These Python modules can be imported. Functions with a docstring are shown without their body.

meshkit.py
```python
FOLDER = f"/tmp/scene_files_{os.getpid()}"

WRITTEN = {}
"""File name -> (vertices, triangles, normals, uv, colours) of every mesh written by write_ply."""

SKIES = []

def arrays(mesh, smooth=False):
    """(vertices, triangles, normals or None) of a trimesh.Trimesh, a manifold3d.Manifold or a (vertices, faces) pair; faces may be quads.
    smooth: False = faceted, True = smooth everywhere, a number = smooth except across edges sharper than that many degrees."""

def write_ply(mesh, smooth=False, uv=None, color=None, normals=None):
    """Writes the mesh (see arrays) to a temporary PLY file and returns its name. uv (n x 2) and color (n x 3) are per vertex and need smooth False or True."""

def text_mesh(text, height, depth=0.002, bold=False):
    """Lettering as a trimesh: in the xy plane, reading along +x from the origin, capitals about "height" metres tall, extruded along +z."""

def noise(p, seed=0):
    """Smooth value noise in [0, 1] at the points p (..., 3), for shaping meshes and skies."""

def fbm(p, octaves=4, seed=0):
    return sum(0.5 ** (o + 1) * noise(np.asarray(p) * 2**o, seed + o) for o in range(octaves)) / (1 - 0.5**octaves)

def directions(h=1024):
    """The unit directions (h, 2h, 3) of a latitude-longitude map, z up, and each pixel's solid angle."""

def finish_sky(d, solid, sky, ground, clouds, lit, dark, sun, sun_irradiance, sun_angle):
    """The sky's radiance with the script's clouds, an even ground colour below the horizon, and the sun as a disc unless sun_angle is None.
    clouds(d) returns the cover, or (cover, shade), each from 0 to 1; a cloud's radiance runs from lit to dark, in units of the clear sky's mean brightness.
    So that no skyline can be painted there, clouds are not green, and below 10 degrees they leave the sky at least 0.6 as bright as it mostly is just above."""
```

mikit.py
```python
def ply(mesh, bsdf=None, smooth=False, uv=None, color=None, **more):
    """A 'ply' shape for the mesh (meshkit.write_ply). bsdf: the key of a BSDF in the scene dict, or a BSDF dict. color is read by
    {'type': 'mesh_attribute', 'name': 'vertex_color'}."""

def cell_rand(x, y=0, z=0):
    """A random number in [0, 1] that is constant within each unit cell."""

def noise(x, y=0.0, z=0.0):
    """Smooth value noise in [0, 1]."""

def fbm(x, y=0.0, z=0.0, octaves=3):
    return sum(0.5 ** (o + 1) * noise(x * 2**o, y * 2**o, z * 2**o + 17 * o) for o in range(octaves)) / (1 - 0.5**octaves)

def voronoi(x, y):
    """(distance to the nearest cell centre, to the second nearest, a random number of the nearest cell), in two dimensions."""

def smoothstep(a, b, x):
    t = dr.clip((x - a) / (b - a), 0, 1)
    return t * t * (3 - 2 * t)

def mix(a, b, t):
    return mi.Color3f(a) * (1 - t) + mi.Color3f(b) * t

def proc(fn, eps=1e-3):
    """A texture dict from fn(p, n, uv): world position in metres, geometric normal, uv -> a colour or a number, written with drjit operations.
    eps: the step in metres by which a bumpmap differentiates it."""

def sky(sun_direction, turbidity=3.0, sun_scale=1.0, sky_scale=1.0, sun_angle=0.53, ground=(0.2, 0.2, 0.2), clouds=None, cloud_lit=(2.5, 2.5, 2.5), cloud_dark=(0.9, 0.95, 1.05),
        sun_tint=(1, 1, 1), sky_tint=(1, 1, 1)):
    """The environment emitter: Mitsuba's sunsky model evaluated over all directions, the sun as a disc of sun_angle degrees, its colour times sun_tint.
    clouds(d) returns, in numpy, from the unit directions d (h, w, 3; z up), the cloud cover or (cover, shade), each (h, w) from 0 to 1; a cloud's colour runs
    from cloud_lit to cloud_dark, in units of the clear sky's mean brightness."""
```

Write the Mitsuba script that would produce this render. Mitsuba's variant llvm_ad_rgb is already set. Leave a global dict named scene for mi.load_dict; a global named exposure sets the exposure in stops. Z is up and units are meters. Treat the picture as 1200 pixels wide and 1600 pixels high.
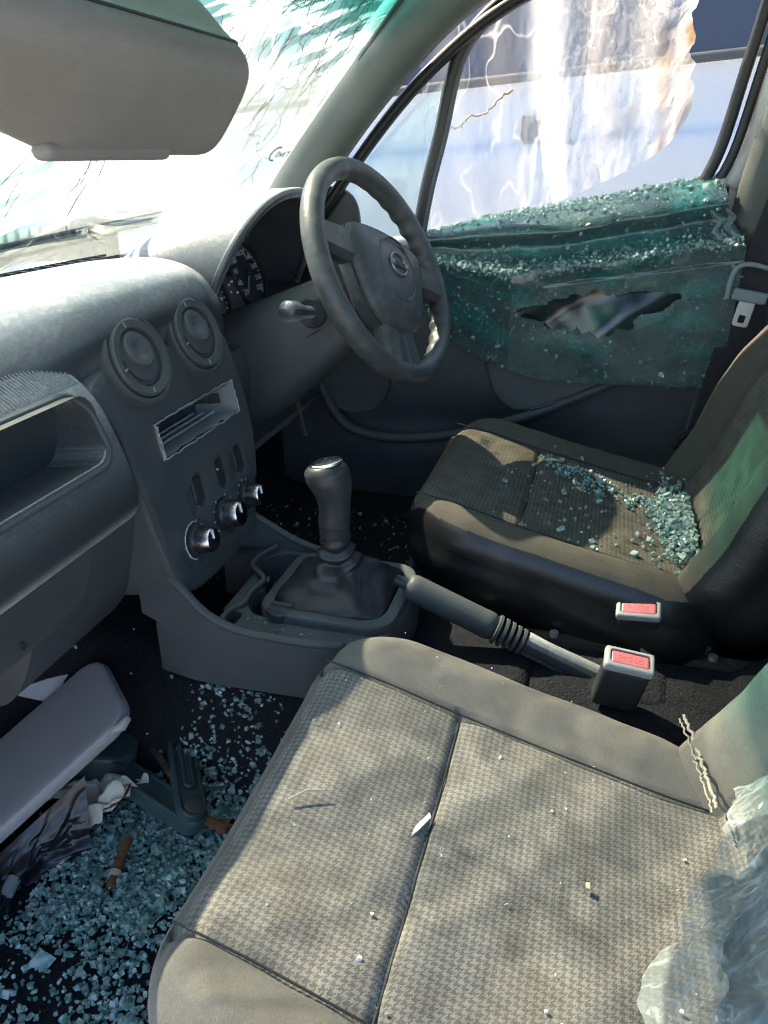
import math, random
import numpy as np, trimesh, manifold3d, shapely, mapbox_earcut
from scipy.interpolate import CubicSpline, PchipInterpolator
import drjit as dr, mitsuba as mi
import mikit, meshkit
from mikit import proc, noise, fbm, voronoi, cell_rand, smoothstep, mix

rng = np.random.default_rng(7)
scene, labels = {}, {}
# ------------------------------------------------------------------ camera, sky, exposure
CAM = np.array([-.810, -.093, .877])
RX = np.array([[.269, -.407, .873], [-.963, -.114, .244], [0., -.906, -.423]])   # rows: car right, forward, up; columns: image right, down, depth
_f, _u = RX @ [0, 0, 1.], RX @ [0, -1., 0]
scene['camera'] = {'type': 'perspective', 'fov': 53.13, 'fov_axis': 'x', 'near_clip': .01, 'far_clip': 300.,
                   'to_world': mi.ScalarTransform4f().look_at(origin=CAM.tolist(), target=(CAM + _f).tolist(), up=_u.tolist())}
scene['sky'] = mikit.sky((.20, .66, .74), turbidity=3, sky_tint=(1.05, 1.0, .93))
exposure = 3.75

# ------------------------------------------------------------------ helpers
def obj(name, mesh, mat, parent=None, smooth=35, uv=None, label=None, cat=None, group=None, kind=None, **kw):
    base = (parent + '__' if parent else '') + name
    key, i = base, 0
    while key in scene or key in labels:
        i += 1; key = f'{base}_{i:03d}'
    scene[key] = mikit.ply(mesh, mat, smooth=True if uv is not None else smooth, uv=uv, **kw)
    tag(key, label, cat, group, kind)
    return key
def tag(key, label=None, cat=None, group=None, kind=None):
    d = {k: v for k, v in dict(label=label, category=cat, group=group, kind=kind).items() if v}
    if d: labels[key] = d
def thing(name, label, cat, group=None):
    key, i = name, 0
    while key in scene or key in labels:
        i += 1; key = f'{name}_{i:03d}'
    tag(key, label, cat, group)
    return key
A = lambda *a: np.array(a, float)
def unit(v): v = np.asarray(v, float); return v / np.linalg.norm(v)
def cat(*ms):
    out = []
    for m in ms:
        if isinstance(m, (list, tuple)) and not (len(m) == 2 and isinstance(m[0], np.ndarray)): out += [tm(x) for x in m]
        else: out.append(tm(m))
    return trimesh.util.concatenate(out)
def tm(m):
    if isinstance(m, trimesh.Trimesh): return m
    v, f, _ = meshkit.arrays(m)
    return trimesh.Trimesh(v, f, process=False)
def xf(m, M):
    m = tm(m).copy(); m.apply_transform(M); return m
def frame(o, X, Y, Z):
    M = np.eye(4); M[:3, 0], M[:3, 1], M[:3, 2], M[:3, 3] = X, Y, Z, o
    return M
def grid(P, closed_u=False, closed_v=False):
    P = np.asarray(P, float); m, n = P.shape[:2]
    i, j = np.meshgrid(np.arange(m if closed_u else m - 1), np.arange(n if closed_v else n - 1), indexing='ij')
    a, b, c, d = i * n + j, ((i + 1) % m) * n + j, ((i + 1) % m) * n + (j + 1) % n, i * n + (j + 1) % n
    return trimesh.Trimesh(P.reshape(-1, 3), np.vstack([np.stack([a, b, c], -1).reshape(-1, 3), np.stack([a, c, d], -1).reshape(-1, 3)]), process=False)
def spl(pts, n, closed=False):
    p = np.asarray(pts, float)
    if closed: p = np.vstack([p, p[:1]])
    t = np.r_[0, np.cumsum(np.linalg.norm(np.diff(p, axis=0), axis=1) ** .5 + 1e-9)]
    cs = CubicSpline(t, p, bc_type='periodic' if closed else 'natural')
    return cs(np.linspace(0, t[-1], n, endpoint=not closed))
def tube(P, r, sides=12, closed=False, caps=True, squash=None, up=None):
    P = np.asarray(P, float); n = len(P)
    T = (np.roll(P, -1, 0) - np.roll(P, 1, 0)) if closed else np.gradient(P, axis=0)
    T /= np.linalg.norm(T, axis=1, keepdims=True) + 1e-12
    a = np.cross(T[0], up if up is not None else ([0, 0, 1.] if abs(T[0][2]) < .9 else [1., 0, 0])); a = unit(a)
    fr = []
    for k in range(n):
        if up is not None: a = unit(np.cross(T[k], up))
        else: a = unit(a - T[k] * (a @ T[k]))
        fr.append((a, np.cross(T[k], a)))
    fr = np.array(fr); ang = np.arange(sides) * 2 * np.pi / sides
    r = np.broadcast_to(np.asarray(r, float), (n,)); sx, sy = squash or (1, 1)
    V = P[:, None] + r[:, None, None] * (np.cos(ang)[None, :, None] * fr[:, 0][:, None] * sx + np.sin(ang)[None, :, None] * fr[:, 1][:, None] * sy)
    m = grid(V, closed, True)
    if caps and not closed:
        c = [V[0].mean(0), V[-1].mean(0)]; nv = len(m.vertices); j = np.arange(sides); k = (j + 1) % sides
        m = trimesh.Trimesh(np.vstack([m.vertices, c]), np.vstack([m.faces, np.stack([np.full(sides, nv), k, j], -1), np.stack([np.full(sides, nv + 1), (n - 1) * sides + j, (n - 1) * sides + k], -1)]), process=False)
    m.fix_normals() if len(m.faces) < 3000 else None
    return m
def rbox(s, r, c=(0, 0, 0), seg=12):
    s = np.asarray(s, float) / 2 - r
    sp = manifold3d.Manifold.sphere(r, seg)
    return tm(manifold3d.Manifold.batch_hull([sp.translate((np.array(d) * s).tolist()) for d in np.ndindex(2, 2, 2) for d in [[2 * x - 1 for x in d]]])).apply_translation(c)
def box(s, c=(0, 0, 0)):
    m = trimesh.creation.box(s); m.apply_translation(c); return m
def span(x0, x1, y0, y1, z0, z1): return box((x1 - x0, y1 - y0, z1 - z0), ((x0 + x1) / 2, (y0 + y1) / 2, (z0 + z1) / 2))
def cyl(r, h, M=None, n=32, r2=None, b=0.0):
    """lathe along z from 0 to h with rounded far edge"""
    r2 = r if r2 is None else r2
    prof = [(0, 0), (r, 0)] + ([(r2, h - b), (r2 - b * .3, h - b * .3), (r2 - b, h)] if b else [(r2, h)]) + [(0, h)]
    return lathe(prof, M, n)
def lathe(prof, M=None, n=40):
    p = np.asarray(prof, float); t = np.arange(n) * 2 * np.pi / n
    V = np.stack([p[:, None, 0] * np.cos(t), p[:, None, 0] * np.sin(t), np.broadcast_to(p[:, 1:2], (len(p), n))], -1)
    m = grid(V, False, True); m.invert()
    return xf(m, M) if M is not None else m
def inset(P, d):
    """closed ccw polygon moved inwards by d along mitred vertex normals"""
    e = np.roll(P, -1, 0) - P; e /= np.linalg.norm(e, axis=1, keepdims=True) + 1e-12
    n1 = np.stack([-e[:, 1], e[:, 0]], -1); n0 = np.roll(n1, 1, 0); m = n0 + n1
    return P + d * m / np.maximum((m * n1).sum(1, keepdims=True), .35)
def ccw(P): P = np.asarray(P, float); return P if shapely.Polygon(P).exterior.is_ccw else P[::-1]
def slab(P, h, b=.003, both=False, M=None, dome=0):
    """closed outline (n,2) extruded 0..h with a rounded upper edge"""
    P = ccw(P); rings = []
    if both: rings += [(b, 0), (b * .3, b * .3), (0, b)]
    else: rings += [(0, 0)]
    rings += [(0, h - b), (b * .3, h - b * .3), (b, h)]
    V = np.array([np.c_[inset(P, d), np.full(len(P), z)] for d, z in rings])
    m = grid(V, False, True)
    f2 = mapbox_earcut.triangulate_float64(np.ascontiguousarray(P), np.array([len(P)], np.uint32)).reshape(-1, 3)
    k = (len(rings) - 1) * len(P)
    m = trimesh.Trimesh(m.vertices, np.vstack([m.faces, f2, f2 + k]), process=False)
    m.merge_vertices(); m.fix_normals()
    return xf(m, M) if M is not None else m
def rrect(w, h, r, c=(0, 0), k=6):
    out = []
    for sx, sy, a0 in ((1, 1, 0), (-1, 1, 90), (-1, -1, 180), (1, -1, 270)):
        for a in np.radians(a0 + np.linspace(0, 90, k)):
            out.append((c[0] + sx * (w / 2 - r) + r * math.cos(a), c[1] + sy * (h / 2 - r) + r * math.sin(a)))
    return np.array(out)
def mani(m): m = tm(m); m = m.copy(); m.merge_vertices(); return manifold3d.Manifold(manifold3d.Mesh(m.vertices.astype(np.float32), m.faces.astype(np.uint32)))
def prism(P, z0, z1): return manifold3d.CrossSection([ccw(P).tolist()]).extrude(z1 - z0).translate([0, 0, z0])
def disp(m, amp, freq, seed=0):
    m = tm(m).copy(); n = m.vertex_normals
    m.vertices = m.vertices + n * (amp * (meshkit.fbm(m.vertices * freq, 3, seed) - .5) * 2)[:, None]
    return m
TL = lambda x, y, z: np.array([[1, 0, 0, x], [0, 1, 0, y], [0, 0, 1, z], [0, 0, 0, 1.]])

# ------------------------------------------------------------------ materials
def two(b): return {'type': 'twosided', 'bsdf': b}
def rgb(*c): return {'type': 'rgb', 'value': list(map(float, c))}
def pr(c, rough=.5, **k): return {'type': 'principled', 'base_color': rgb(*c) if isinstance(c, tuple) else c, 'roughness': rough, **k}
def bump(b, fn, scale, eps=4e-4): return {'type': 'bumpmap', 'tex': proc(fn, eps), 'scale': float(scale), 'bsdf': b}

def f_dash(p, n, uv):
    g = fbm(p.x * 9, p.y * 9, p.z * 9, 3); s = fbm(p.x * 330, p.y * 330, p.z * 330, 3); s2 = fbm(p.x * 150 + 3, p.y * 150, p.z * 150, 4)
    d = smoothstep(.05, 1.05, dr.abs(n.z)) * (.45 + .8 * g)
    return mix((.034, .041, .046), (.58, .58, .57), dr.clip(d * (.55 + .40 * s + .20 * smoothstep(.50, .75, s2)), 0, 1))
def f_grain(p, n, uv): return fbm(p.x * 700, p.y * 700, p.z * 700, 2)
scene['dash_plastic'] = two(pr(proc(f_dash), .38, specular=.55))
def f_lower(p, n, uv):
    g = fbm(p.x * 14, p.y * 14, p.z * 14, 3)
    return mix((.045, .052, .056), (.088, .096, .099), g * .8 + .35 * smoothstep(.5, 1., dr.abs(n.z)))
scene['dark_plastic'] = two(bump(pr(proc(f_lower), .52, specular=.4), f_grain, .00016))
scene['smooth_black'] = two(pr((.030, .034, .038), .4, specular=.4))
def f_trim(p, n, uv): return mix((.070, .084, .078), (.11, .12, .112), fbm(p.x * 20, p.y * 20, p.z * 20, 3))
scene['grey_trim'] = two(bump(pr(proc(f_trim), .5), f_grain, .0003))
scene['rubber'] = two(pr((.016, .018, .021), .42, specular=.5))
def f_visor(p, n, uv):
    s = noise(p.x * 1500, p.y * 1500, p.z * 1500); st = smoothstep(.78, .84, noise(p.x * 130, p.y * 130, p.z * 130))
    c = mix((.18, .172, .158), (.25, .232, .205), fbm(p.x * 18, p.y * 18, p.z * 18, 3) * .8 + .3 * s)
    return c * (1 - .12 * st * s)
scene['visor_vinyl'] = two(bump(pr(proc(f_visor), .6), f_grain, .0004))
scene['pad_vinyl'] = two(bump(pr((.30, .285, .295), .5), f_grain, .0003))
# seat cloths: uv in metres
def weave(uv):
    t = .00076; w = .0013 * (noise(uv.x * 700, uv.y * 700) - .5)
    a, b = (uv.x + w) / t, (uv.y - w) / t; i, j = dr.floor(a), dr.floor(b)
    m4 = lambda q, k: q - k * dr.floor(q / k)
    warp = m4(i + j, 4.) < 2; lump = dr.select(dr.select(warp, m4(i, 8.), m4(j, 8.)) < 4, 1., 0.)
    fa, fb = a - i - .5, b - j - .5; thr = 1 - 2.2 * dr.square(dr.select(warp, fa, fb))
    return mi.Float(lump), mi.Float(thr)
def dirt(p): 
    return smoothstep(.45, .8, fbm(p.x * 6 + 3, p.y * 6, p.z * 6, 3)), fbm(p.x * 60, p.y * 60, p.z * 60, 2)
def f_weave(p, n, uv):
    l, t = weave(uv); d, e = dirt(p); r = noise(uv.x * 2600, uv.y * 2600)
    c = mix((.095, .088, .080), (.335, .316, .285), dr.clip(l * (.35 + .45 * t) * .70 + .55 * r * (.35 + t * .6), 0, 1))
    return mix(c, (.20, .175, .125), d * .45) * (.62 + .7 * e)
def b_weave(p, n, uv): l, t = weave(uv); return l * .35 + t * .65
scene['weave_cloth'] = two(bump(pr(proc(f_weave), .9, specular=.2, sheen=.3), b_weave, .0007, 2e-4))
def f_plain(p, n, uv):
    d, e = dirt(p); r = noise(uv.x * 2400, uv.y * 2400); q = noise(uv.x * 700, uv.y * 700)
    return mix((.112, .105, .095), (.225, .210, .185), .5 * r + .3 * e + .2 * q + .25 * d)
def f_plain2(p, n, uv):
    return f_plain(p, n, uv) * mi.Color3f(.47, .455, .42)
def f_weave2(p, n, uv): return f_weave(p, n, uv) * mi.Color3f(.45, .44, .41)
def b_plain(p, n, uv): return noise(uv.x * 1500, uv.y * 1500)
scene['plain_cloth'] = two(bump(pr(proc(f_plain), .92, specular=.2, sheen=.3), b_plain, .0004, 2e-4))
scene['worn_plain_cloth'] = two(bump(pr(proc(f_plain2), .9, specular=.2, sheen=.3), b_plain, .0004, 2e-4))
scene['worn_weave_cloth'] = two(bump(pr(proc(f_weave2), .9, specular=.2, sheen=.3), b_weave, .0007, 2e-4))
def b_leather(p, n, uv): return voronoi(uv.x * 420, uv.y * 420)[0]
def f_vinyl(p, n, uv): return mix((.009, .0095, .011), (.022, .021, .020), smoothstep(.45, .85, fbm(p.x * 16, p.y * 16, p.z * 16, 3)))
scene['black_vinyl'] = two(bump(pr(proc(f_vinyl), .34, specular=.5), b_leather, .0002, 3e-4))
scene['boot_leather'] = two(bump(pr((.020, .021, .025), .42, specular=.5), f_grain, .0003))
def f_carpet(p, n, uv):
    r = noise(p.x * 900, p.y * 900, p.z * 900)
    return mix((.008, .009, .012), (.035, .036, .04), r * r)
scene['carpet'] = two(bump(pr(proc(f_carpet), .95, specular=.1), lambda p, n, uv: noise(p.x * 500, p.y * 500, p.z * 500), .002))
scene['chrome'] = two({'type': 'roughconductor', 'material': 'Cr', 'alpha': .12})
scene['steel'] = two(pr((.42, .44, .44), .45, metallic=.55))
def f_dirtysteel(p, n, uv):
    g = fbm(p.x * 70, p.y * 70, p.z * 70, 3)
    return mix((.09, .085, .08), (.20, .15, .11), smoothstep(.5, .8, g))
scene['dark_metal'] = two(pr(proc(f_dirtysteel), .45, metallic=.5))
scene['white_print'] = two(pr((.75, .76, .76), .6))
def f_skin(p, n, uv):
    w = smoothstep(.4, .75, fbm(p.x * 55, p.y * 55, p.z * 55, 4)); return mix((.058, .062, .064), (.096, .095, .090), w * .7 + .25 * smoothstep(.3, .9, dr.abs(n.z)))
scene['wheel_skin'] = two(bump(pr(proc(f_skin), .42, specular=.5), f_grain, .0003))
scene['emblem_metal'] = two(pr((.20, .21, .22), .3, metallic=.6))
scene['trim_dark'] = two(bump(pr((.085, .09, .092), .5), f_grain, .0004))
scene['belt_web'] = two(pr((.018, .018, .021), .7))
scene['tongue_metal'] = two(pr((.55, .57, .55), .4, metallic=.4))
scene['letter_grey'] = two(pr((.25, .28, .34), .6))
scene['wrap_brown'] = two(pr((.55, .42, .30), .4))
scene['foam'] = two(pr((.36, .33, .28), .9))
scene['red_plastic'] = two(pr((.52, .15, .165), .4))
scene['clear_white'] = two(pr((.34, .34, .335), .3))
scene['white_paint'] = two(pr((.80, .81, .82), .3, clearcoat=.6))
scene['van_paint'] = two(pr((.50, .515, .54), .3, clearcoat=.6))
scene['dark_glass'] = two(pr((.04, .047, .065), .12, specular=.6))
def f_rust(p, n, uv): return mix((.09, .035, .018), (.24, .10, .045), fbm(p.x * 120, p.y * 120, p.z * 120, 3))
scene['rust'] = two(pr(proc(f_rust), .85))
def f_orange(p, n, uv):
    return mix((.72, .24, .035), (.30, .12, .04), smoothstep(.5, .68, fbm(p.x * 130, p.y * 130, p.z * 130, 3)))
scene['orange_paint'] = two(pr(proc(f_orange), .6))
def f_jack(p, n, uv): return mix((.03, .062, .064), (.060, .088, .084), fbm(p.x * 90, p.y * 90, p.z * 90, 3))
scene['green_paint'] = two(pr(proc(f_jack), .48))
scene['black_polythene'] = two(pr((.010, .011, .016), .28, specular=.5))
scene['paper'] = two(pr((.66, .63, .68), .8))
scene['rag_cloth'] = two(pr((.62, .56, .46), .9))
scene['dark_wire'] = two(pr((.07, .03, .03), .5))
scene['red_wire'] = two(pr((.20, .04, .035), .5))
scene['straw'] = two(pr((.48, .42, .29), .9))
scene['grey_plastic'] = two(pr((.22, .26, .27), .5))
def f_ground(p, n, uv): return mix((.24, .24, .24), (.37, .37, .365), fbm(p.x * 1.5, p.y * 1.5, 0., 4) * .6 + .4 * noise(p.x * 30, p.y * 30))
scene['sand'] = two(pr(proc(f_ground), .95, specular=.1))
# glass
def f_tint(p, n, uv):
    t = smoothstep(1.03, 1.085, p.z + .02 * (fbm(p.x * 12, p.z * 12) - .5))
    return mix((.80, .90, .88), (.11, .50, .42), t)
scene['windscreen_glass'] = {'type': 'thindielectric', 'int_ior': 1.5, 'specular_transmittance': proc(f_tint)}
def f_dust(p, n, uv):
    # dried streaks of dirt and crazing on the laminate: real deposits, fixed to the glass
    u, v = p.x * 1.0 + p.z * .45, p.z - p.x * .35
    s = fbm(u * 9, v * 75, 0., 4); s2 = fbm(u * 5 + 9, v * 24, 3., 3)
    left = 1 - smoothstep(-.02, .16, p.x - .15 * (p.z - .8)); top = smoothstep(.95, 1.04, p.z)
    side = dr.clip(left + top, 0, 1); st = smoothstep(.44, .56, s)
    return dr.clip(mix((.20, .20, .20), (.40, .40, .40), side).x + .20 * st * side + .08 * smoothstep(.45, .65, s2), 0, .9) * (.25 + .75 * smoothstep(.768, .80, p.z))
def c_dust(p, n, uv):
    u, v = p.x * 1.0 + p.z * .45, p.z - p.x * .35; s = fbm(u * 9, v * 75, 0., 4)
    side = dr.clip(1 - smoothstep(-.02, .16, p.x - .15 * (p.z - .8)) + smoothstep(.95, 1.04, p.z), 0, 1)
    return mix((.90, .93, .93), (.16, .34, .37), side * (1 - smoothstep(.44, .54, s)))
scene['glass_dust'] = {'type': 'mask', 'opacity': proc(f_dust), 'bsdf': {'type': 'principledthin', 'base_color': proc(c_dust), 'roughness': .6, 'diff_trans': 1.6, 'spec_trans': 0.}}
scene['pane_glass'] = {'type': 'thindielectric', 'int_ior': 1.5, 'specular_transmittance': rgb(.80, .92, .89)}
scene['shard_clear'] = {'type': 'roughdielectric', 'int_ior': 1.5, 'ext_ior': 1.0, 'alpha': .03, 'specular_transmittance': rgb(.78, .95, .90)}
def f_shard(p, n, uv):
    r = noise(p.x * 190, p.y * 190, p.z * 190); return mix((.17, .33, .31), (.84, .95, .92), smoothstep(.25, .85, r))
scene['shard_glass'] = {'type': 'blendbsdf', 'weight': .36, 'a': {'type': 'ref', 'id': 'shard_clear'}, 'b': two(pr(proc(f_shard), .2, specular=.7))}
def f_film(p, n, uv):
    d0, d1, r = voronoi(uv.x * 300, uv.y * 300); e = smoothstep(.02, .16, d1 - d0)
    g = fbm(uv.x * 14, uv.y * 22, 1., 3)
    c = mix((.13, .22, .21), (.020, .050, .052), e)
    return mix(c, (.02, .17, .15), smoothstep(.48, .68, g) * .55) * (.75 + .5 * r * r)
def b_film(p, n, uv): d0, d1, r = voronoi(uv.x * 300, uv.y * 300); return smoothstep(0., .22, d1 - d0) * .35 + r * .45
scene['crazed_glass'] = two(bump(pr(proc(f_film), .07, specular=.9), b_film, .0003, 2e-4))
scene['dark_mirror'] = two({'type': 'roughplastic', 'int_ior': 1.7, 'alpha': .06, 'diffuse_reflectance': rgb(.02, .035, .035)})
def f_sheet(p, n, uv):
    br = smoothstep(.5, .75, fbm(uv.x * 9 + 4, uv.y * 4, 0., 3)) * smoothstep(.60, .82, uv.x)
    n1, n2 = fbm(uv.x * 9, uv.y * 5, 0., 3), fbm(uv.x * 34, uv.y * 19, 4., 3); rt = smoothstep(.45, .62, uv.x)
    ln = dr.maximum(1 - smoothstep(.0, .02, dr.abs(n1 - .5)), .8 * (1 - smoothstep(.0, .035, dr.abs(n2 - .5)))) * rt
    edge = smoothstep(.86, .91, uv.x) * (1 - smoothstep(.90, .95, uv.x) * .5) * (1 - smoothstep(.5, .8, uv.y))
    return mix(mix((.90, .90, .91), (.40, .27, .15), dr.clip(br * .8 + edge * .8, 0, 1)), (.42, .36, .30), ln * .75)
def o_sheet(p, n, uv):
    n1, n2 = fbm(uv.x * 9, uv.y * 5, 0., 3), fbm(uv.x * 26, uv.y * 15, 4., 3)
    cre = 1 - smoothstep(.0, .035, dr.abs(n1 - .5)); cr2 = 1 - smoothstep(.0, .05, dr.abs(n2 - .5))
    mid = .40 * smoothstep(.34, .44, uv.x) * (1 - smoothstep(.52, .62, uv.x)); right = .20 * smoothstep(.5, .6, uv.x); br = .4 * smoothstep(.82, .9, uv.x)
    return dr.clip(.10 + mid + right + br * smoothstep(.45, .6, n1) + .35 * cre + .22 * cr2 * smoothstep(.3, .6, uv.x), 0, .95)
scene['clear_polythene'] = {'type': 'mask', 'opacity': proc(o_sheet), 'bsdf': {'type': 'principledthin', 'base_color': proc(f_sheet), 'roughness': .3, 'diff_trans': 1.1, 'spec_trans': 0.}}
def o_bag(p, n, uv):
    a, b = fbm(uv.x * 10 + uv.y * 3, uv.y * 6, 0., 3), fbm(uv.x * 26, uv.y * 18, 5., 3)
    return dr.clip(.34 + .5 * (1 - smoothstep(.0, .05, dr.abs(a - .5))) + .35 * (1 - smoothstep(.0, .06, dr.abs(b - .5))), 0, .95)
scene['bag_polythene'] = {'type': 'mask', 'opacity': proc(o_bag), 'bsdf': two(pr((.40, .45, .44), .12, specular=1., clearcoat=.8, clearcoat_gloss=.95))}
scene['wrap_polythene'] = {'type': 'mask', 'opacity': .22, 'bsdf': two(pr((.7, .72, .72), .1, specular=.9))}

# ================================================================== the setting outside
g = np.linspace(-1, 1, 61); gx, gy = np.meshgrid(np.sign(g) * g ** 2 * 60, np.sign(g) * g ** 2 * 60, indexing='ij')
obj('ground', grid(np.stack([gx, gy, -.42 + .03 * (meshkit.fbm(np.stack([gx, gy, 0 * gx], -1) * .8, 3) - .5)], -1)), 'sand', kind='structure', smooth=True)

# ------------------------------------------------------------------ body shell of the car we look into
shell = thing('car_body', 'white car body shell with grey pillar trim around the dusty cabin', 'car')
def glass_y(x, z): return .635 - .03 * (x / .6) ** 2 - (z - .74) * .95
# floor carpet with tunnel and rising toe board
fx, fy = np.meshgrid(np.linspace(-.70, .70, 141), np.linspace(-.62, 1.0, 163), indexing='ij')
side = 1 / (1 + np.exp(-(fx - .17) / .02))
fz = .12 + .075 * side
tun = np.exp(-(np.abs(fx - .0) / .145) ** 6); fz = fz + tun * (.285 - fz)
toe = np.clip((fy - .50) / .40, 0, 1); fz = fz + .32 * toe ** 1.5
rear = np.clip((-.30 - fy) / .1, 0, 1); fz = fz + .06 * rear
fz += .006 * (meshkit.fbm(np.stack([fx, fy, 0 * fx], -1) * 14, 3) - .5)
obj('floor_carpet', grid(np.stack([fx, fy, fz], -1)), 'carpet', shell, smooth=True, label='black carpet littered with broken glass')
from scipy.interpolate import RegularGridInterpolator
_fl = RegularGridInterpolator((fx[:, 0], fy[0]), fz)
FLOOR = lambda x, y: float(_fl((x, y)))
obj('firewall', span(-.72, .72, .93, .95, .1, .74), 'carpet', shell)
obj('sill', cat(span(-.76, -.69, -.60, .95, .02, .14), span(.70, .76, -.60, .95, .02, .22)), 'white_paint', shell)
# bulkhead with a rear window opening
bw = shapely.Polygon([(-.70, .1), (.70, .1), (.62, .8), (.54, 1.17), (-.54, 1.17), (-.62, .8)]) - shapely.Polygon(rrect(.9, .27, .05, (0, .97)))
obj('rear_wall', xf(trimesh.creation.extrude_polygon(bw, .03, engine='earcut'), frame(A(0, -.60, 0), [1, 0, 0], [0, 0, 1], [0, -1, 0])), 'grey_trim', shell)
# roof
rx, ry = np.meshgrid(np.linspace(-.56, .56, 30), np.linspace(-.66, 1, 30), indexing='ij')
ryy = -.66 + (ry + .66) / 1.66 * (.66 + glass_y(rx, 1.165) + .03)
rz = 1.165 + .035 * (1 - (rx / .56) ** 2)
roof = cat(grid(np.stack([rx, ryy, rz], -1)), grid(np.stack([rx, ryy, rz + .025], -1)))
obj('roof', roof, 'grey_trim', shell, smooth=True)
# bonnet and scuttle
hx, hy = np.meshgrid(np.linspace(-.72, .72, 40), np.linspace(0, 1, 40), indexing='ij')
hyy = .80 - .06 * (hx / .7) ** 2 + hy * 1.0
hz = .70 - .05 * hy - .13 * hy ** 3 - .05 * (hx / .72) ** 4 + .012 * np.exp(-((np.abs(hx) - .42) / .05) ** 2)
obj('bonnet', grid(np.stack([hx, hyy, hz], -1)), 'white_paint', shell, smooth=True)
obj('scuttle', cat(grid(np.stack([hx, .655 - .03 * (hx / .6) ** 2 + hy * .16, .70 - .0 * hx - .03 * np.sin(hy * 3.1)], -1))), 'smooth_black', shell, smooth=True)
for s in (1, -1):   # A pillars: outer white metal and inner trim
    P = spl([(s * .665, .56, .70), (s * .645, .44, .87), (s * .62, .30, 1.02), (s * .585, .15, 1.13), (s * .55, -.05, 1.17), (s * .55, -.60, 1.17)], 50)
    obj('pillar_trim', tube(P + A(-s * .012, .0, 0), .046, 20, squash=(.75, 1.05), up=(0, 0, 1)), 'grey_trim', shell, smooth=True)
    obj('pillar_metal', tube(P + A(s * .03, .03, .02), .035, 12, squash=(.8, 1.1), up=(0, 0, 1)), 'white_paint', shell, smooth=True)
    Q = spl([(s * .675, .53, .66), (s * .672, .40, .83), (s * .665, .255, .99), (s * .64, .09, 1.10), (s * .60, -.05, 1.135)], 40)
    if s > 0: obj('door_seal', tube(Q, .011, 10), 'rubber', shell, smooth=True)
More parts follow.
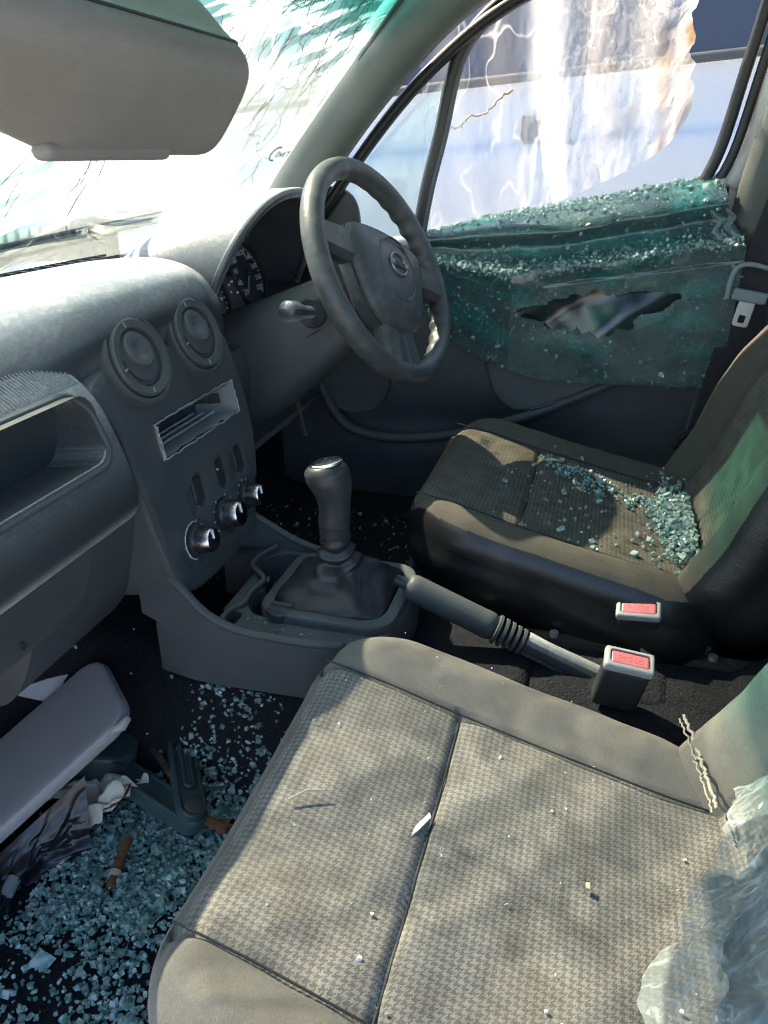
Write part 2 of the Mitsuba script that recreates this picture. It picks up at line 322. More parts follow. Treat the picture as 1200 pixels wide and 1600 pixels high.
# B pillar on the driver side (trim in two pieces) and on the near side
P = spl([(.70, -.31, .30), (.69, -.325, .62), (.675, -.33, .80), (.63, -.36, 1.0), (.575, -.40, 1.16)], 40)
lo = [p for p in P if p[2] <= .775]; hi = [p for p in P if p[2] > .755]
obj('pillar_trim', tube(np.array(lo) + A(.0, -.03, 0), .080, 20, squash=(1., .42), up=(1, 0, .2)), 'grey_trim', shell, smooth=40, label='lower door pillar trim')
obj('pillar_trim', tube(np.array(hi) + A(-.004, -.035, 0), .082, 20, squash=(1., .45), up=(1, 0, .2)), 'grey_trim', shell, smooth=40, label='upper door pillar trim')
obj('pillar_metal', tube(P + A(.05, .02, 0), .05, 14, squash=(1, .5), up=(1, 0, .2)), 'white_paint', shell, smooth=True)
obj('pillar_metal', tube(spl([(-.74, -.50, .02), (-.73, -.50, .7), (-.60, -.52, 1.17)], 20), .05, 14), 'white_paint', shell, smooth=True)
# wide grey rear-quarter trim behind the belt
obj('quarter_trim', tube(spl([(.72, -.50, .2), (.71, -.50, .7), (.62, -.52, 1.15)], 20), .16, 20, squash=(1, .25), up=(1, 0, 0)), 'dark_plastic', shell, smooth=40)

# ------------------------------------------------------------------ windscreen
ws = thing('windscreen', 'shattered dusty windscreen with green tinted top band and long cracks', 'windscreen')
zz = np.linspace(.705, 1.168, 40); xx = np.linspace(-1, 1, 60)
def glass_pts(off):
    X, Z = np.meshgrid(xx, zz, indexing='ij'); X = X * (.66 - (Z - .74) * .20)
    return np.stack([X, glass_y(X, Z) + off * .72, Z + off * .69], -1)
obj('glass', grid(glass_pts(0)), 'windscreen_glass', ws, smooth=True)
obj('dirt_layer', grid(glass_pts(.005)), 'glass_dust', ws, smooth=True)
def gl(x, z, off=-.0016): return A(x, glass_y(x, z) + off * .72, z + off * .69)
crk = [[(.25, 1.04), (.352, 1.039), (.482, 1.043), (.559, 1.077), (.60, 1.10)], [(.469, 1.038), (.49, .994), (.481, .963)], [(.411, 1.016), (.443, .965)], [(.282, 1.014), (.282, .998)],
       [(.281, 1.034), (.304, 1.002)], [(.53, 1.044), (.54, 1.034)], [(.472, 1.042), (.44, 1.061), (.43, 1.09)], [(.504, .951), (.514, .934)], [(.077, .83), (.079, .803)], [(-.052, .864), (-.048, .819)], [(-.112, .904), (-.055, .895)]]
r2 = np.random.default_rng(3)
for k in range(46):
    x, z = r2.uniform(.12, .58), r2.uniform(.93, 1.12); a = r2.normal(-1.25, .5); L = r2.uniform(.012, .05)
    crk.append([(x, z), (x + L * math.cos(a) + r2.normal(0, .003), z + L * math.sin(a))])
for k in range(26):
    x, z = r2.uniform(-.30, .10), r2.uniform(.80, 1.0); a = r2.normal(1.9, .5); L = r2.uniform(.02, .07)
    crk.append([(x, z), (x + L * math.cos(a), z + L * math.sin(a))])
def web(x, z, a, L, dep):
    q = [(x, z)]
    for k in range(4):
        a += r2.normal(0, .28); x += L / 4 * math.cos(a); z += L / 4 * math.sin(a)
        if abs(x) > .60 - (z - .74) * .2 or not .76 < z < 1.13: break
        q.append((x, z))
        if dep and r2.random() < .6: web(x, z, a + r2.choice([-1, 1]) * r2.uniform(.4, 1.1), L * .55, dep - 1)
    if len(q) > 1: crk.append(q)
for x, z in ((.50, 1.05), (.36, 1.03), (.26, 1.05), (-.10, .93), (-.20, .86), (.45, .97)):
    for a in np.linspace(0, 6.28, 7)[:-1]: web(x, z, a + r2.normal(0, .3), r2.uniform(.06, .15), 2)
cm = []
for c in crk:
    c = np.array(c); d = np.r_[0, np.cumsum(np.linalg.norm(np.diff(c, axis=0), axis=1))]; q = np.linspace(0, d[-1], max(4, int(d[-1] / .006)))
    X, Z = np.interp(q, d, c[:, 0]) + r2.normal(0, .0009, len(q)), np.interp(q, d, c[:, 1]) + r2.normal(0, .0009, len(q))
    cm.append(tube([gl(x, z) for x, z in zip(X, Z)], (.00042 if len(c) == 2 else .00030) * (.25 + np.sin(np.linspace(.25, 2.9, len(q)))), 5))
obj('crack', cat(*cm), 'rubber', ws, kind='stuff', smooth=True)
edge = np.array([gl(.66 - (z - .74) * .20 - .012, z, -.004) for z in zz])
obj('seal', tube(edge, .008, 8), 'rubber', ws, smooth=True)
obj('seal', tube(edge * A(-1, 1, 1), .008, 8), 'rubber', ws, smooth=True)
obj('seal', tube([gl(x * .66, .712, -.002) for x in xx], .010, 8), 'rubber', ws, smooth=True)
# sticker lettering low on the glass (the code block below it is left out)
gu = unit(gl(.55, .88) - gl(.50, .88)); gv = unit(gl(.54, .90) - gl(.54, .87)); gv = unit(gv - gu * (gv @ gu)); gn = np.cross(gu, gv)
if gn[1] > 0: gn = -gn
st = meshkit.text_mesh('OMET', .012, .0004, bold=True); st.apply_translation([-.004, -.006, 0])
ar = [(-.006 + .017 * math.cos(a), .001 + .014 * math.sin(a), .0003) for a in np.radians(np.linspace(70, 285, 30))]
st = cat(st, tube(ar, .0012, 6))
sk = thing('windscreen_sticker', 'small green lettering sticker low on the windscreen beside the pillar', 'sticker')
obj('lettering', xf(st, frame(gl(.545, .878, -.003), gu, gv, gn)), 'green_paint', sk)
# wiper lying along the foot of the glass
wp = thing('windscreen_wiper', 'black wiper resting along the foot of the windscreen outside', 'wiper')
W = [gl(x, .79 - .035 * (x - .35) ** 2 * 0 - .03 * (1 - (x + .2) / .55), .016) for x in np.linspace(-.30, .33, 30)]
obj('arm', tube(W, .0075, 8), 'rubber', wp, smooth=True)
obj('blade', tube(np.array(W) + A(.01, .012, -.018), .005, 6), 'rubber', wp, smooth=True)
lt = [tube([gl(x, z, .012 + .01 * r2.random()), gl(x + r2.normal(0, .02), z + r2.normal(0, .008), .012)], .0010, 4) for x, z in zip(r2.uniform(-.35, .3, 22), r2.normal(.768, .010, 22))]
obj('dry_litter', cat(*lt), 'straw', label='dry leaves and twigs caught behind the wiper', cat='leaf litter', kind='stuff')

# ------------------------------------------------------------------ dashboard
dash = thing('dashboard', 'dark grey plastic dashboard, dusty and sunlit on top', 'dashboard')
xs = np.linspace(-.69, .69, 420)
rows = []
for x in xs:
    q = (x / .6) ** 2
    c_ = math.exp(-((x + .006) / .165) ** 6)
    pr_ = [(.640 - .03 * q, .722), (.60 - .02 * q, .738), (.54, .742), (.49 - .020 * c_, .735 + .005 * c_), (.455 - .032 * c_, .716 + .018 * c_), (.437 - .033 * c_, .69 + .012 * c_), (.432 - .022 * c_, .66 + .01 * c_), (.436, .60), (.445, .52), (.465, .43), (.52, .36), (.62, .33), (.8, .33)]
    rows.append(np.c_[np.full(230, x), spl(pr_, 230)])
P = np.array(rows)
cr = .012 * np.exp(-(P[..., 0] / .16) ** 4) * np.exp(-((P[..., 1] - .5) / .09) ** 2)
P[..., 2] += cr + .003 * (meshkit.fbm(P * 7, 2) - .5)
tp_ = grid(P); fc = tp_.triangles_center; kf = ~((fc[:, 0] > .205) & (fc[:, 0] < .565) & (fc[:, 1] < .60) & (fc[:, 2] > .58))
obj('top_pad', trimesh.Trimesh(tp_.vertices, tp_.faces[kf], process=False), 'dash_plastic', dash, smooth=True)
# defrost vent: frame and slats
dv = obj('defrost_vent', cat(*[tube([(-.30 + i * .012, glass_y(-.30 + i * .012, .74) - .052 + .022 * k, .7445) for i in range(42)], .0025, 6) for k in (0, 1)]), 'smooth_black', dash)
for i in range(20):
    x = -.25 + i * .022; y = glass_y(x, .74) - .041
    obj('slat', box((.0035, .022, .004), (x, y, .744)), 'smooth_black', dv)
# passenger side panel with open tray
prof = [(.47, .694), (.440, .688), (.425, .679), (.405, .663), (.388, .640), (.374, .605), (.365, .575), (.361, .548), (.363, .532), (.372, .520), (.47, .512)]
pp = spl(prof[1:-1], 40); pp = np.vstack([[(.47, .690)], pp, [(.47, .514)]])
body = slab(pp, .535, .006, M=frame(A(-.69, 0, 0), [0, 1, 0], [0, 0, 1], [1, 0, 0]))
zc = prism(rrect(.60, .070, .022), -.2, .2)     # opening seen from the front: local x = car x, local y = up
cut = zc.transform(frame(A(-.478, .40, .627), [1, 0, 0], [0, .16, .987], [0, -.987, .16])[:3].tolist())
trayc = (manifold3d.Manifold.cube([.60, .30, .5]).translate([-.778, .30, .3]))
full = mani(body)
inner = mani(slab(rrect(.57, .064, .02), .3, .002, M=frame(A(-.478, .47, .630), [1, 0, 0], [0, .1, .995], [0, -.995, .1])))
pm = tm(full - cut)
obj('tray_panel', pm, 'dash_plastic', dash, smooth=35, label='grey passenger panel with ribbed upper edge around an open tray')
# tray liner: rounded pocket behind the opening
ring = np.array([np.c_[rrect(.60 * s, .070 * s2, .022), np.full(24, d)] for s, s2, d in ((1.0, 1.0, .020), (1.0, 1.0, -.07), (.985, .90, -.085), (.9, .4, -.09), (.0001, .0001, -.09))])
ring = ring @ np.array([[1, 0, 0], [0, .16, .987], [0, -.987, .16]]) + A(-.478, .40, .627)
obj('tray_liner', grid(ring, False, True), 'dark_plastic', dash, smooth=40)
lipc = np.c_[rrect(.602, .072, .023, k=12), np.zeros(48)]
lip3 = []
for u, v, _ in lipc:
    z = .627 + .987 * v; y = np.interp(z, [p[1] for p in prof[::-1]], [p[0] for p in prof[::-1]])
    lip3.append((-.478 + u, y - .0005, z))
obj('tray_lip', tube(lip3, .0034, 8, closed=True), 'dark_plastic', dash, smooth=True)
ribs = [tube(np.c_[np.full(14, x), spl([(.437, .6885), (.424, .6795), (.408, .667)], 14)], .0011, 4, caps=False) for x in np.arange(-.62, -.165, .0045)]
obj('rib', cat(*ribs), 'dash_plastic', dash, kind='stuff', smooth=True)
# glove compartment below the panel and the lower knee trim
gp = spl([(.372, .519), (.381, .49), (.394, .455), (.405, .44), (.44, .41), (.47, .40)], 30); gp = np.vstack([gp, [(.50, .42), (.50, .519)]])
obj('glove_compartment', slab(gp, .47, .012, M=frame(A(-.69, 0, 0), [0, 1, 0], [0, 0, 1], [1, 0, 0])), 'dark_plastic', dash, smooth=35)
kp = spl([(.385, .515), (.396, .47), (.41, .43), (.425, .395), (.455, .355), (.49, .345), (.53, .36)], 30); kp = np.vstack([kp, [(.56, .40), (.56, .515)]])
obj('knee_panel', slab(kp, .205, .02, M=frame(A(-.295, .004, 0), [0, 1, 0], [0, 0, 1], [1, 0, 0])), 'dark_plastic', dash, smooth=35)
obj('screw_cap', cyl(.004, .003, frame(A(-.36, .352, .50) + A(.0, .008, -.01), [1, 0, 0], [0, 0, 1], [0, -1, 0])), 'smooth_black', dash)
# centre stack
SN, SU, SO = A(0, -.985, .174), A(0, .174, .985), A(0, .400, .668)
SF = frame(SO, [1, 0, 0], SU, SN)
def st_pt(x, v, d=0): return SO + A(x, 0, 0) + SU * v + SN * d
outl = [(-.158, -.012), (-.142, -.05), (-.131, -.12), (-.124, -.20), (-.112, -.262), (-.09, -.285), (.085, -.285), (.115, -.262), (.150, -.20), (.165, -.12), (.155, -.05), (.142, -.012), (.10, .006), (.03, .004), (-.05, .006), (-.12, .006)]
sk_ = spl(outl, 96, closed=True)
stack = mani(slab(sk_, .10, .010, M=frame(SO - SN * .10, [1, 0, 0], SU, SN)))
def hole(P, d0, d1): return prism(P, d0, d1).transform(SF[:3].tolist())
RX0, RX1, RZ0, RZ1 = -.075, .124, -.1165, -.0735
stack = stack - hole([(RX0, RZ0), (RX1, RZ0), (RX1, RZ1), (RX0, RZ1)], -.2, .05)
ovs = []
for cx, dx in ((-.026, 1), (.034, 0), (.089, 1)):
    ovs.append(rrect(.030, .046, .0145, (cx + .010, -.176), 8)); 
    if dx: ovs.append(rrect(.022, .040, .0105, (cx - .012, -.184), 8))
for o in ovs: stack = stack - hole(o, -.007, .05)
stack = stack - hole(rrect(.235, .054, .026, (.024, -.232), 8), -.005, .05)
obj('centre_stack', tm(stack), 'dark_plastic', dash, smooth=35, label='dark centre console face with the radio missing')
# vents on round pods
VN = unit(A(-.06, -.93, .36)); VU = unit(A(0, .36, .93) - VN * (A(0, .36, .93) @ VN))
def vt_pt(x, v, d=0): return SO + A(x, 0, 0) + VN * (.005 + d) + VU * v
VS = np.diag([.87, .87, .9, 1.])
for cx in (-.072, .060):
    pod = lathe([(.0, -.13), (.060, -.13), (.0605, -.002), (.0590, .003), (.056, .0045), (.0525, .003), (.0515, -.002), (.0515, -.010)], (frame(vt_pt(cx, .002), np.cross(VU, VN), VU, VN) @ VS), 64)
    v = obj('air_vent', pod, 'dark_plastic', dash, smooth=40)
    obj('vent_ring', lathe([(.0515, -.01), (.0505, .006), (.048, .0085), (.0385, .0075), (.037, .004), (.037, -.006)], (frame(vt_pt(cx, .002), np.cross(VU, VN), VU, VN) @ VS), 56), 'dark_plastic', v, smooth=40)
    obj('vent_disc', lathe([(.0365, -.010), (.0362, .002), (.034, .0042), (.018, .0062), (.0, .0064)], (frame(vt_pt(cx, .002), np.cross(VU, VN), VU, VN) @ VS), 48), 'dark_plastic', v, smooth=40)
    fn = unit(VN + VU * .15); fu_ = unit(VU - fn * (VU @ fn))
    fl = lathe([(.0, .0042), (.004, .0044), (.009, .0068), (.016, .0092), (.0225, .0092), (.0245, .007), (.0245, -.004)], frame(vt_pt(cx - .002, .010, .0018), [1, 0, 0], fu_, fn) @ VS, 44)
    obj('vent_crescent', xf(tube(np.array([(.0335 * math.cos(a), .0335 * math.sin(a), .0052) for a in np.radians(np.linspace(178, 362, 40))]), .0012, 6), (frame(vt_pt(cx, .004), np.cross(VU, VN), VU, VN) @ VS)), 'smooth_black', v, smooth=True)
    obj('vent_flap', fl, 'dark_plastic', v, smooth=40)
    for a in (20, 100, 190, 260):
        a = math.radians(a); p = vt_pt(cx + .0378 * math.cos(a), .002 + .0378 * math.sin(a), .0075)
        obj('tick', xf(box((.006, .0013, .0012)), frame(p, A(1, 0, 0) * math.cos(a) + VU * math.sin(a), -A(1, 0, 0) * math.sin(a) + VU * math.cos(a), VN)), 'grey_plastic', v)
# empty radio slot: bent metal cage
def cage(a, b, w0, w1, n=20):   # strip from a to b (x,v), from depth w0 to w1
    t = np.linspace(0, 1, n)[:, None]; L = A(*a) + (A(*b) - A(*a)) * t
    wob = .0016 * np.sin(t[:, 0] * 31) * (np.linspace(0, 1, 12)[None, :] > .8).T
    return grid(np.array([[st_pt(L[i, 0], L[i, 1] + (r2.normal(0, .0009) if w > w1 - .004 else 0), w + (r2.normal(0, .0016) if w > w1 - .004 else 0)) for w in np.linspace(w0, w1, 12)] for i in range(n)]))
rs = obj('radio_cage', cat(cage((RX0 + .001, RZ0 + .002), (RX1 - .001, RZ0 + .002), -.11, .003), cage((RX1 - .002, RZ0), (RX1 - .002, RZ1), -.11, .003), cage((RX1, RZ1 - .0015), (RX0, RZ1 - .0015), -.11, .002), cage((RX0 + .002, RZ1), (RX0 + .002, RZ0), -.11, .004)), 'steel', dash, smooth=True)
obj('rail', cat(*[tube([st_pt(x, RZ0 + .006, -.10), st_pt(x, RZ0 + .006, -.01)] if False else [st_pt(RX0 + .012, RZ0 + .007, -.025 - k * .016), st_pt(RX1 - .02, RZ0 + .007, -.025 - k * .016)], .0018, 6) for k in range(4)]), 'steel', rs)
fe = spl([(RX0, RZ0), (RX0 + .004, (RZ0 + RZ1) / 2), (RX0, RZ1)], 14); fe = np.vstack([fe, spl([(RX0, RZ1), (0, RZ1 + .001), (RX1, RZ1)], 30), spl([(RX1, RZ1), (RX1, RZ0)], 12), spl([(RX1, RZ0), (.02, RZ0 - .001), (RX0, RZ0)], 30)])
obj('bent_edge', tube([st_pt(a + r2.normal(0, .0006), b + r2.normal(0, .0006), .0025 + r2.normal(0, .0008)) for a, b in fe], .0011, 6, closed=True), 'steel', rs, smooth=True)
obj('slot_back', span(RX0 - .004, RX1 + .004, .512, .516, .53, .61), 'smooth_black', dash)
obj('retaining_plate', cat(*[xf(box((.002, .014 + .004 * k, .02)), frame(st_pt(RX1 - .0045 - .0008 * k, -.095 + .004 * k, -.03 - .022 * k), [1, 0, 0], SU, SN)) for k in range(3)]), 'dark_metal', rs)
obj('wire_end', tube(spl([st_pt(RX0 + .01, -.082, -.03), st_pt(RX0 + .022, -.086, -.02), st_pt(RX0 + .035, -.085, -.022)], 10), .0028, 7), 'straw', rs)
# heater controls
for k, (cx, rr) in enumerate(((-.049, .0165), (.0305, .0185), (.0965, .0155))):
    F_ = frame(st_pt(cx, -.232, -.005), [1, 0, 0], SU, SN)
    kn = obj('heater_knob', cyl(rr * 1.25, .006, F_, 40, b=.0015), 'smooth_black', dash, smooth=35)
    obj('cap', xf(lathe([(rr, .0), (rr * .98, .012), (rr * .94, .019), (rr * .86, .0215), (0, .022)], None, 40), F_ @ TL(0, 0, .005)), 'chrome', kn, smooth=40)
    obj('pointer', xf(box((.002, rr * .7, .0012)), F_ @ TL(0, rr * .45, .0275)), 'white_print', kn)
    mk = []
    for a in np.linspace(-30, 210, 9):
        a = math.radians(a); mk.append(xf(box((.0035, .0012, .0006)), F_ @ TL(rr * 1.45 * math.cos(a), rr * 1.45 * math.sin(a), .0004) @ np.array([[math.cos(a), -math.sin(a), 0, 0], [math.sin(a), math.cos(a), 0, 0], [0, 0, 1, 0], [0, 0, 0, 1.]])))
    if k == 0: mk.append(xf(tube([(rr * 1.45 * math.cos(a), rr * 1.45 * math.sin(a), .0006) for a in np.radians(np.linspace(70, 250, 30))], .0007, 5), F_))
    obj('dial_mark', cat(*mk), 'white_print', kn, kind='stuff')
for cx, dx in ((-.026, 1), (.034, 0), (.089, 1)):   # blanks left in the switch openings
    obj('switch_blank', xf(rbox((.020, .034, .006), .0029), frame(st_pt(cx + .011, -.178, -.006), [1, 0, 0], SU, SN)), 'smooth_black', dash)
obj('switch_lamp', xf(rbox((.004, .004, .004), .0018), frame(st_pt(.036, -.170, -.001), [1, 0, 0], SU, SN)), 'clear_white', dash)
obj('stack_tab', xf(rbox((.03, .02, .012), .004), frame(A(.165, .42, .50), [.9, .3, -.2], unit(A(.1, .2, .9)), unit(np.cross([.9, .3, -.2], unit(A(.1, .2, .9)))))), 'dark_plastic', dash)
# instrument binnacle
bn = thing('instrument_binnacle', 'domed dusty instrument hood with dark dials inside', 'instrument panel')
th = np.linspace(0, np.pi, 220); vv = np.linspace(0, 1, 120)
def hood(t, v, inn=0.):
    w = .185 + .012 * v - inn; h = (.165 - inn) * (1 - .62 * v ** 2.2)
    x = .385 - w * np.sign(np.cos(t)) * abs(np.cos(t)) ** .85; s = np.sin(t) ** .8
    y0 = .462 - .072 * s
    z = .664 + h * s
    return (x, y0 + v * .235, z)
Hs = np.array([[hood(t, v) for v in vv] for t in th])
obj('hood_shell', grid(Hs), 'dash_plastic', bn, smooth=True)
Hi = np.array([[hood(t, v, .014) for v in vv * .5] for t in th])
obj('hood_lining', grid(Hi), 'dark_plastic', bn, smooth=True)
rimo = [np.array(hood(t, 0, .007)) + A(0, -.001, 0) for t in th]
obj('hood_lip', tube(rimo, .0082, 10), 'dash_plastic', bn, smooth=True)
# dial plate
DO, DX = A(.395, .520, .665), unit(A(1, .0, 0)); DN = unit(A(0, -.94, .34)); DY = np.cross(DN, DX)
DF = frame(DO, DX, DY, DN)
obj('dial_plate', slab(np.vstack([[(-.165 * math.cos(t) , .02 + .105 * math.sin(t)) for t in np.linspace(math.pi, 0, 40)], rrect(.32, .13, .05, (-.005, -.02), 8)[16:]]) if False else np.array([(.158 * np.sign(math.cos(t)) * abs(math.cos(t)) ** .7 - .01, -.005 + (.125 if math.sin(t) > 0 else .075) * np.sign(math.sin(t)) * abs(math.sin(t)) ** .8) for t in np.linspace(0, 2 * math.pi, 80, endpoint=False)]), .004, .001, M=DF @ TL(0, 0, -.006)), 'smooth_black', bn)
def dial(cx, cy, r, nums, a0, a1, na, nm):
    d = obj('dial', lathe([(0, 0), (r, 0), (r * 1.0, .006), (r * 1.05, .0075), (r * 1.1, .005), (r * 1.12, 0)], DF @ TL(cx, cy, 0), 56), 'smooth_black', bn, smooth=35)
    M = DF @ TL(cx, cy, .0012); mk = []
    for i, a in enumerate(np.radians(np.linspace(a0, a1, nm))):
        c, s = math.cos(a), math.sin(a); L = r * (.14 if i % 2 == 0 else .07)
        mk.append(xf(box((L, r * .028, .0004)), M @ np.array([[c, -s, 0, (r * .95 - L / 2) * c], [s, c, 0, (r * .95 - L / 2) * s], [0, 0, 1, 0], [0, 0, 0, 1.]])))
    obj('scale_mark', cat(*mk), 'white_print', d, kind='stuff')
    tx = []
    for n_, a in zip(nums, np.radians(np.linspace(a0, a1, len(nums)))):
        t = meshkit.text_mesh(n_, r * .16, .0004); t.apply_translation(-t.bounds.mean(0)); tx.append(xf(t, M @ TL(r * .70 * math.cos(a), r * .70 * math.sin(a), 0)))
    obj('numeral', cat(*tx), 'white_print', d, kind='stuff')
    a = math.radians(na); nd = tube([(-.1 * r * math.cos(a), -.1 * r * math.sin(a), .004), (r * .75 * math.cos(a), r * .75 * math.sin(a), .004)], [r * .035, r * .015], 6)
    obj('needle', xf(nd, M), 'clear_white', d); obj('needle_hub', cyl(r * .12, .006, M, 20, b=.001), 'smooth_black', d)
dial(.098, .018, .056, ['20', '40', '60', '80', '100', '120', '140', '160', '180', '200'], 225, -45, 228, 37)
dial(-.060, -.006, .052, ['1', '2', '3', '4', '5', '6', '7'], 225, -45, 222, 25)
lc = obj('trip_display', slab(rrect(.046, .06, .006, (.022, -.006)), .003, .0008, M=DF), 'smooth_black', bn)
for (a, b, w) in ((.014, .010, .006), (.028, .014, .009), (.034, -.006, .007), (.012, -.002, .004)):
    obj('lamp_symbol', xf(box((w, .0035, .0006)), DF @ TL(a, b, .0034)), 'white_print', lc)
# lower binnacle bowl between dials and column
bowl = np.array([[(.385 + .190 * math.cos(a), .462 + .09 * v, .664 - (.05 + .02 * v) * math.sin(a) * 1.0 * (1 - .3 * v)) for v in np.linspace(0, 1, 8)] for a in np.linspace(0, math.pi, 40)])
obj('lower_surround', grid(bowl), 'dark_plastic', bn, smooth=True)
obj('driver_facia', slab(np.vstack([spl([(.436, .605), (.428, .585), (.43, .52), (.45, .44), (.50, .38)], 24), [(.56, .40), (.56, .605)]]), .53, .012, M=frame(A(.160, .004, 0), [0, 1, 0], [0, 0, 1], [1, 0, 0])), 'dark_plastic', dash, smooth=35)

# ------------------------------------------------------------------ seats
def pad(W, L, rc, N, hfn, Rd, Hd):
    """concentric grid over a rounded rectangle: local u, v, height, distance to the outline"""
    a = np.linspace(-1, 1, N); ga, gb = np.meshgrid(a, a, indexing='ij'); r = np.maximum(np.abs(ga), np.abs(gb)); rr = np.maximum(r, 1e-9)
    x, y = ga / rr * W, gb / rr * L; c = np.array([W - rc, L - rc])
    qx, qy = np.abs(x) - c[0], np.abs(y) - c[1]; k = (qx > 0) & (qy > 0); ln = np.hypot(qx, qy) + 1e-12
    x = np.where(k, np.sign(x) * (c[0] + qx / ln * rc), x); y = np.where(k, np.sign(y) * (c[1] + qy / ln * rc), y)
    rho = 1 - (1 - r) ** 1.5; u, v = x * rho, y * rho
    qx, qy = np.abs(u) - c[0], np.abs(v) - c[1]
    d = -(np.hypot(np.maximum(qx, 0), np.maximum(qy, 0)) + np.minimum(np.maximum(qx, qy), 0) - rc); d = np.maximum(d, 0)
    t = np.clip(1 - d / Rd, 0, 1); h = hfn(u, v, d) - Hd * (1 - np.sqrt(np.maximum(1 - t * t, 0)))
    return u, v, h, d
def part_of(P, UV, mask, N):
    """faces of the N x N grid whose mask is set, as mesh and uv"""
    m = grid(P.reshape(N, N, 3)); f = np.asarray(m.faces)
    keep = mask.ravel()[f].mean(1) > .5; f = f[keep]; used, inv = np.unique(f, return_inverse=True)
    return trimesh.Trimesh(m.vertices[used], inv.reshape(-1, 3), process=False), UV.reshape(-1, 2)[used]
def groove(dist, w=.0035, depth=.0045, puff=.004): return -depth * np.exp(-(dist / w) ** 2) - puff * np.exp(-(np.abs(dist) / .016) ** 1.5)
def ring_of(N):
    i = np.arange(N - 1); return np.r_[i * N, (N - 1) * N + i, (N - 1 - i) * N + (N - 1), (N - 1 - i)]
def build_pad(root, names, O, U, V, Nn, W, L, rc, hfn, masks, mats, Rd, Hd, skirt, smat, N=221, wob=.003, seed=0, bulge=.005):
    u, v, h, d = pad(W, L, rc, N, hfn, Rd, Hd)
    q = np.stack([u, v, 0 * u], -1); h = h + wob * 2 * (meshkit.fbm(q * 16 + seed, 3, seed) - .5)
    P = O + u[..., None] * U + v[..., None] * V + h[..., None] * Nn
    UV = np.stack([u, v], -1); left = np.ones_like(u, bool)
    for nm, mk, mt in zip(names, masks(u, v, d), mats):
        mk = mk & left; left &= ~mk
        m, uv = part_of(P, UV, mk, N)
        if len(m.faces): obj(nm, m, mt, root, uv=uv)
    # side
    rg = ring_of(N); E = P.reshape(-1, 3)[rg]; uu = u.ravel()[rg]; vv_ = v.ravel()[rg]
    out = unit_rows(uu[:, None] * U / W + vv_[:, None] * V / L)
    s = np.linspace(0, 1, 16)
    S = np.array([E - Nn * (skirt * t) + out * (bulge * np.sin(math.pi * min(1, t * 1.15)) ** 2 - .02 * t * t) for t in s])
    S += (.004 * (meshkit.fbm(S * 13, 3, seed + 5) - .5) * 2 * np.minimum(1, s * 6)[:, None])[..., None] * out
    per = np.r_[0, np.cumsum(np.linalg.norm(np.diff(E, axis=0), axis=1))]
    uv = np.stack([np.broadcast_to(per, (16, len(per))), np.broadcast_to(-s[:, None] * skirt, (16, len(per)))], -1)
    m = grid(S, False, True); m.invert()
    obj('side_cover', m, smat, root, uv=uv.reshape(-1, 2))
    return P
unit_rows = lambda a: a / (np.linalg.norm(a, axis=1, keepdims=True) + 1e-12)
SLANT = .10
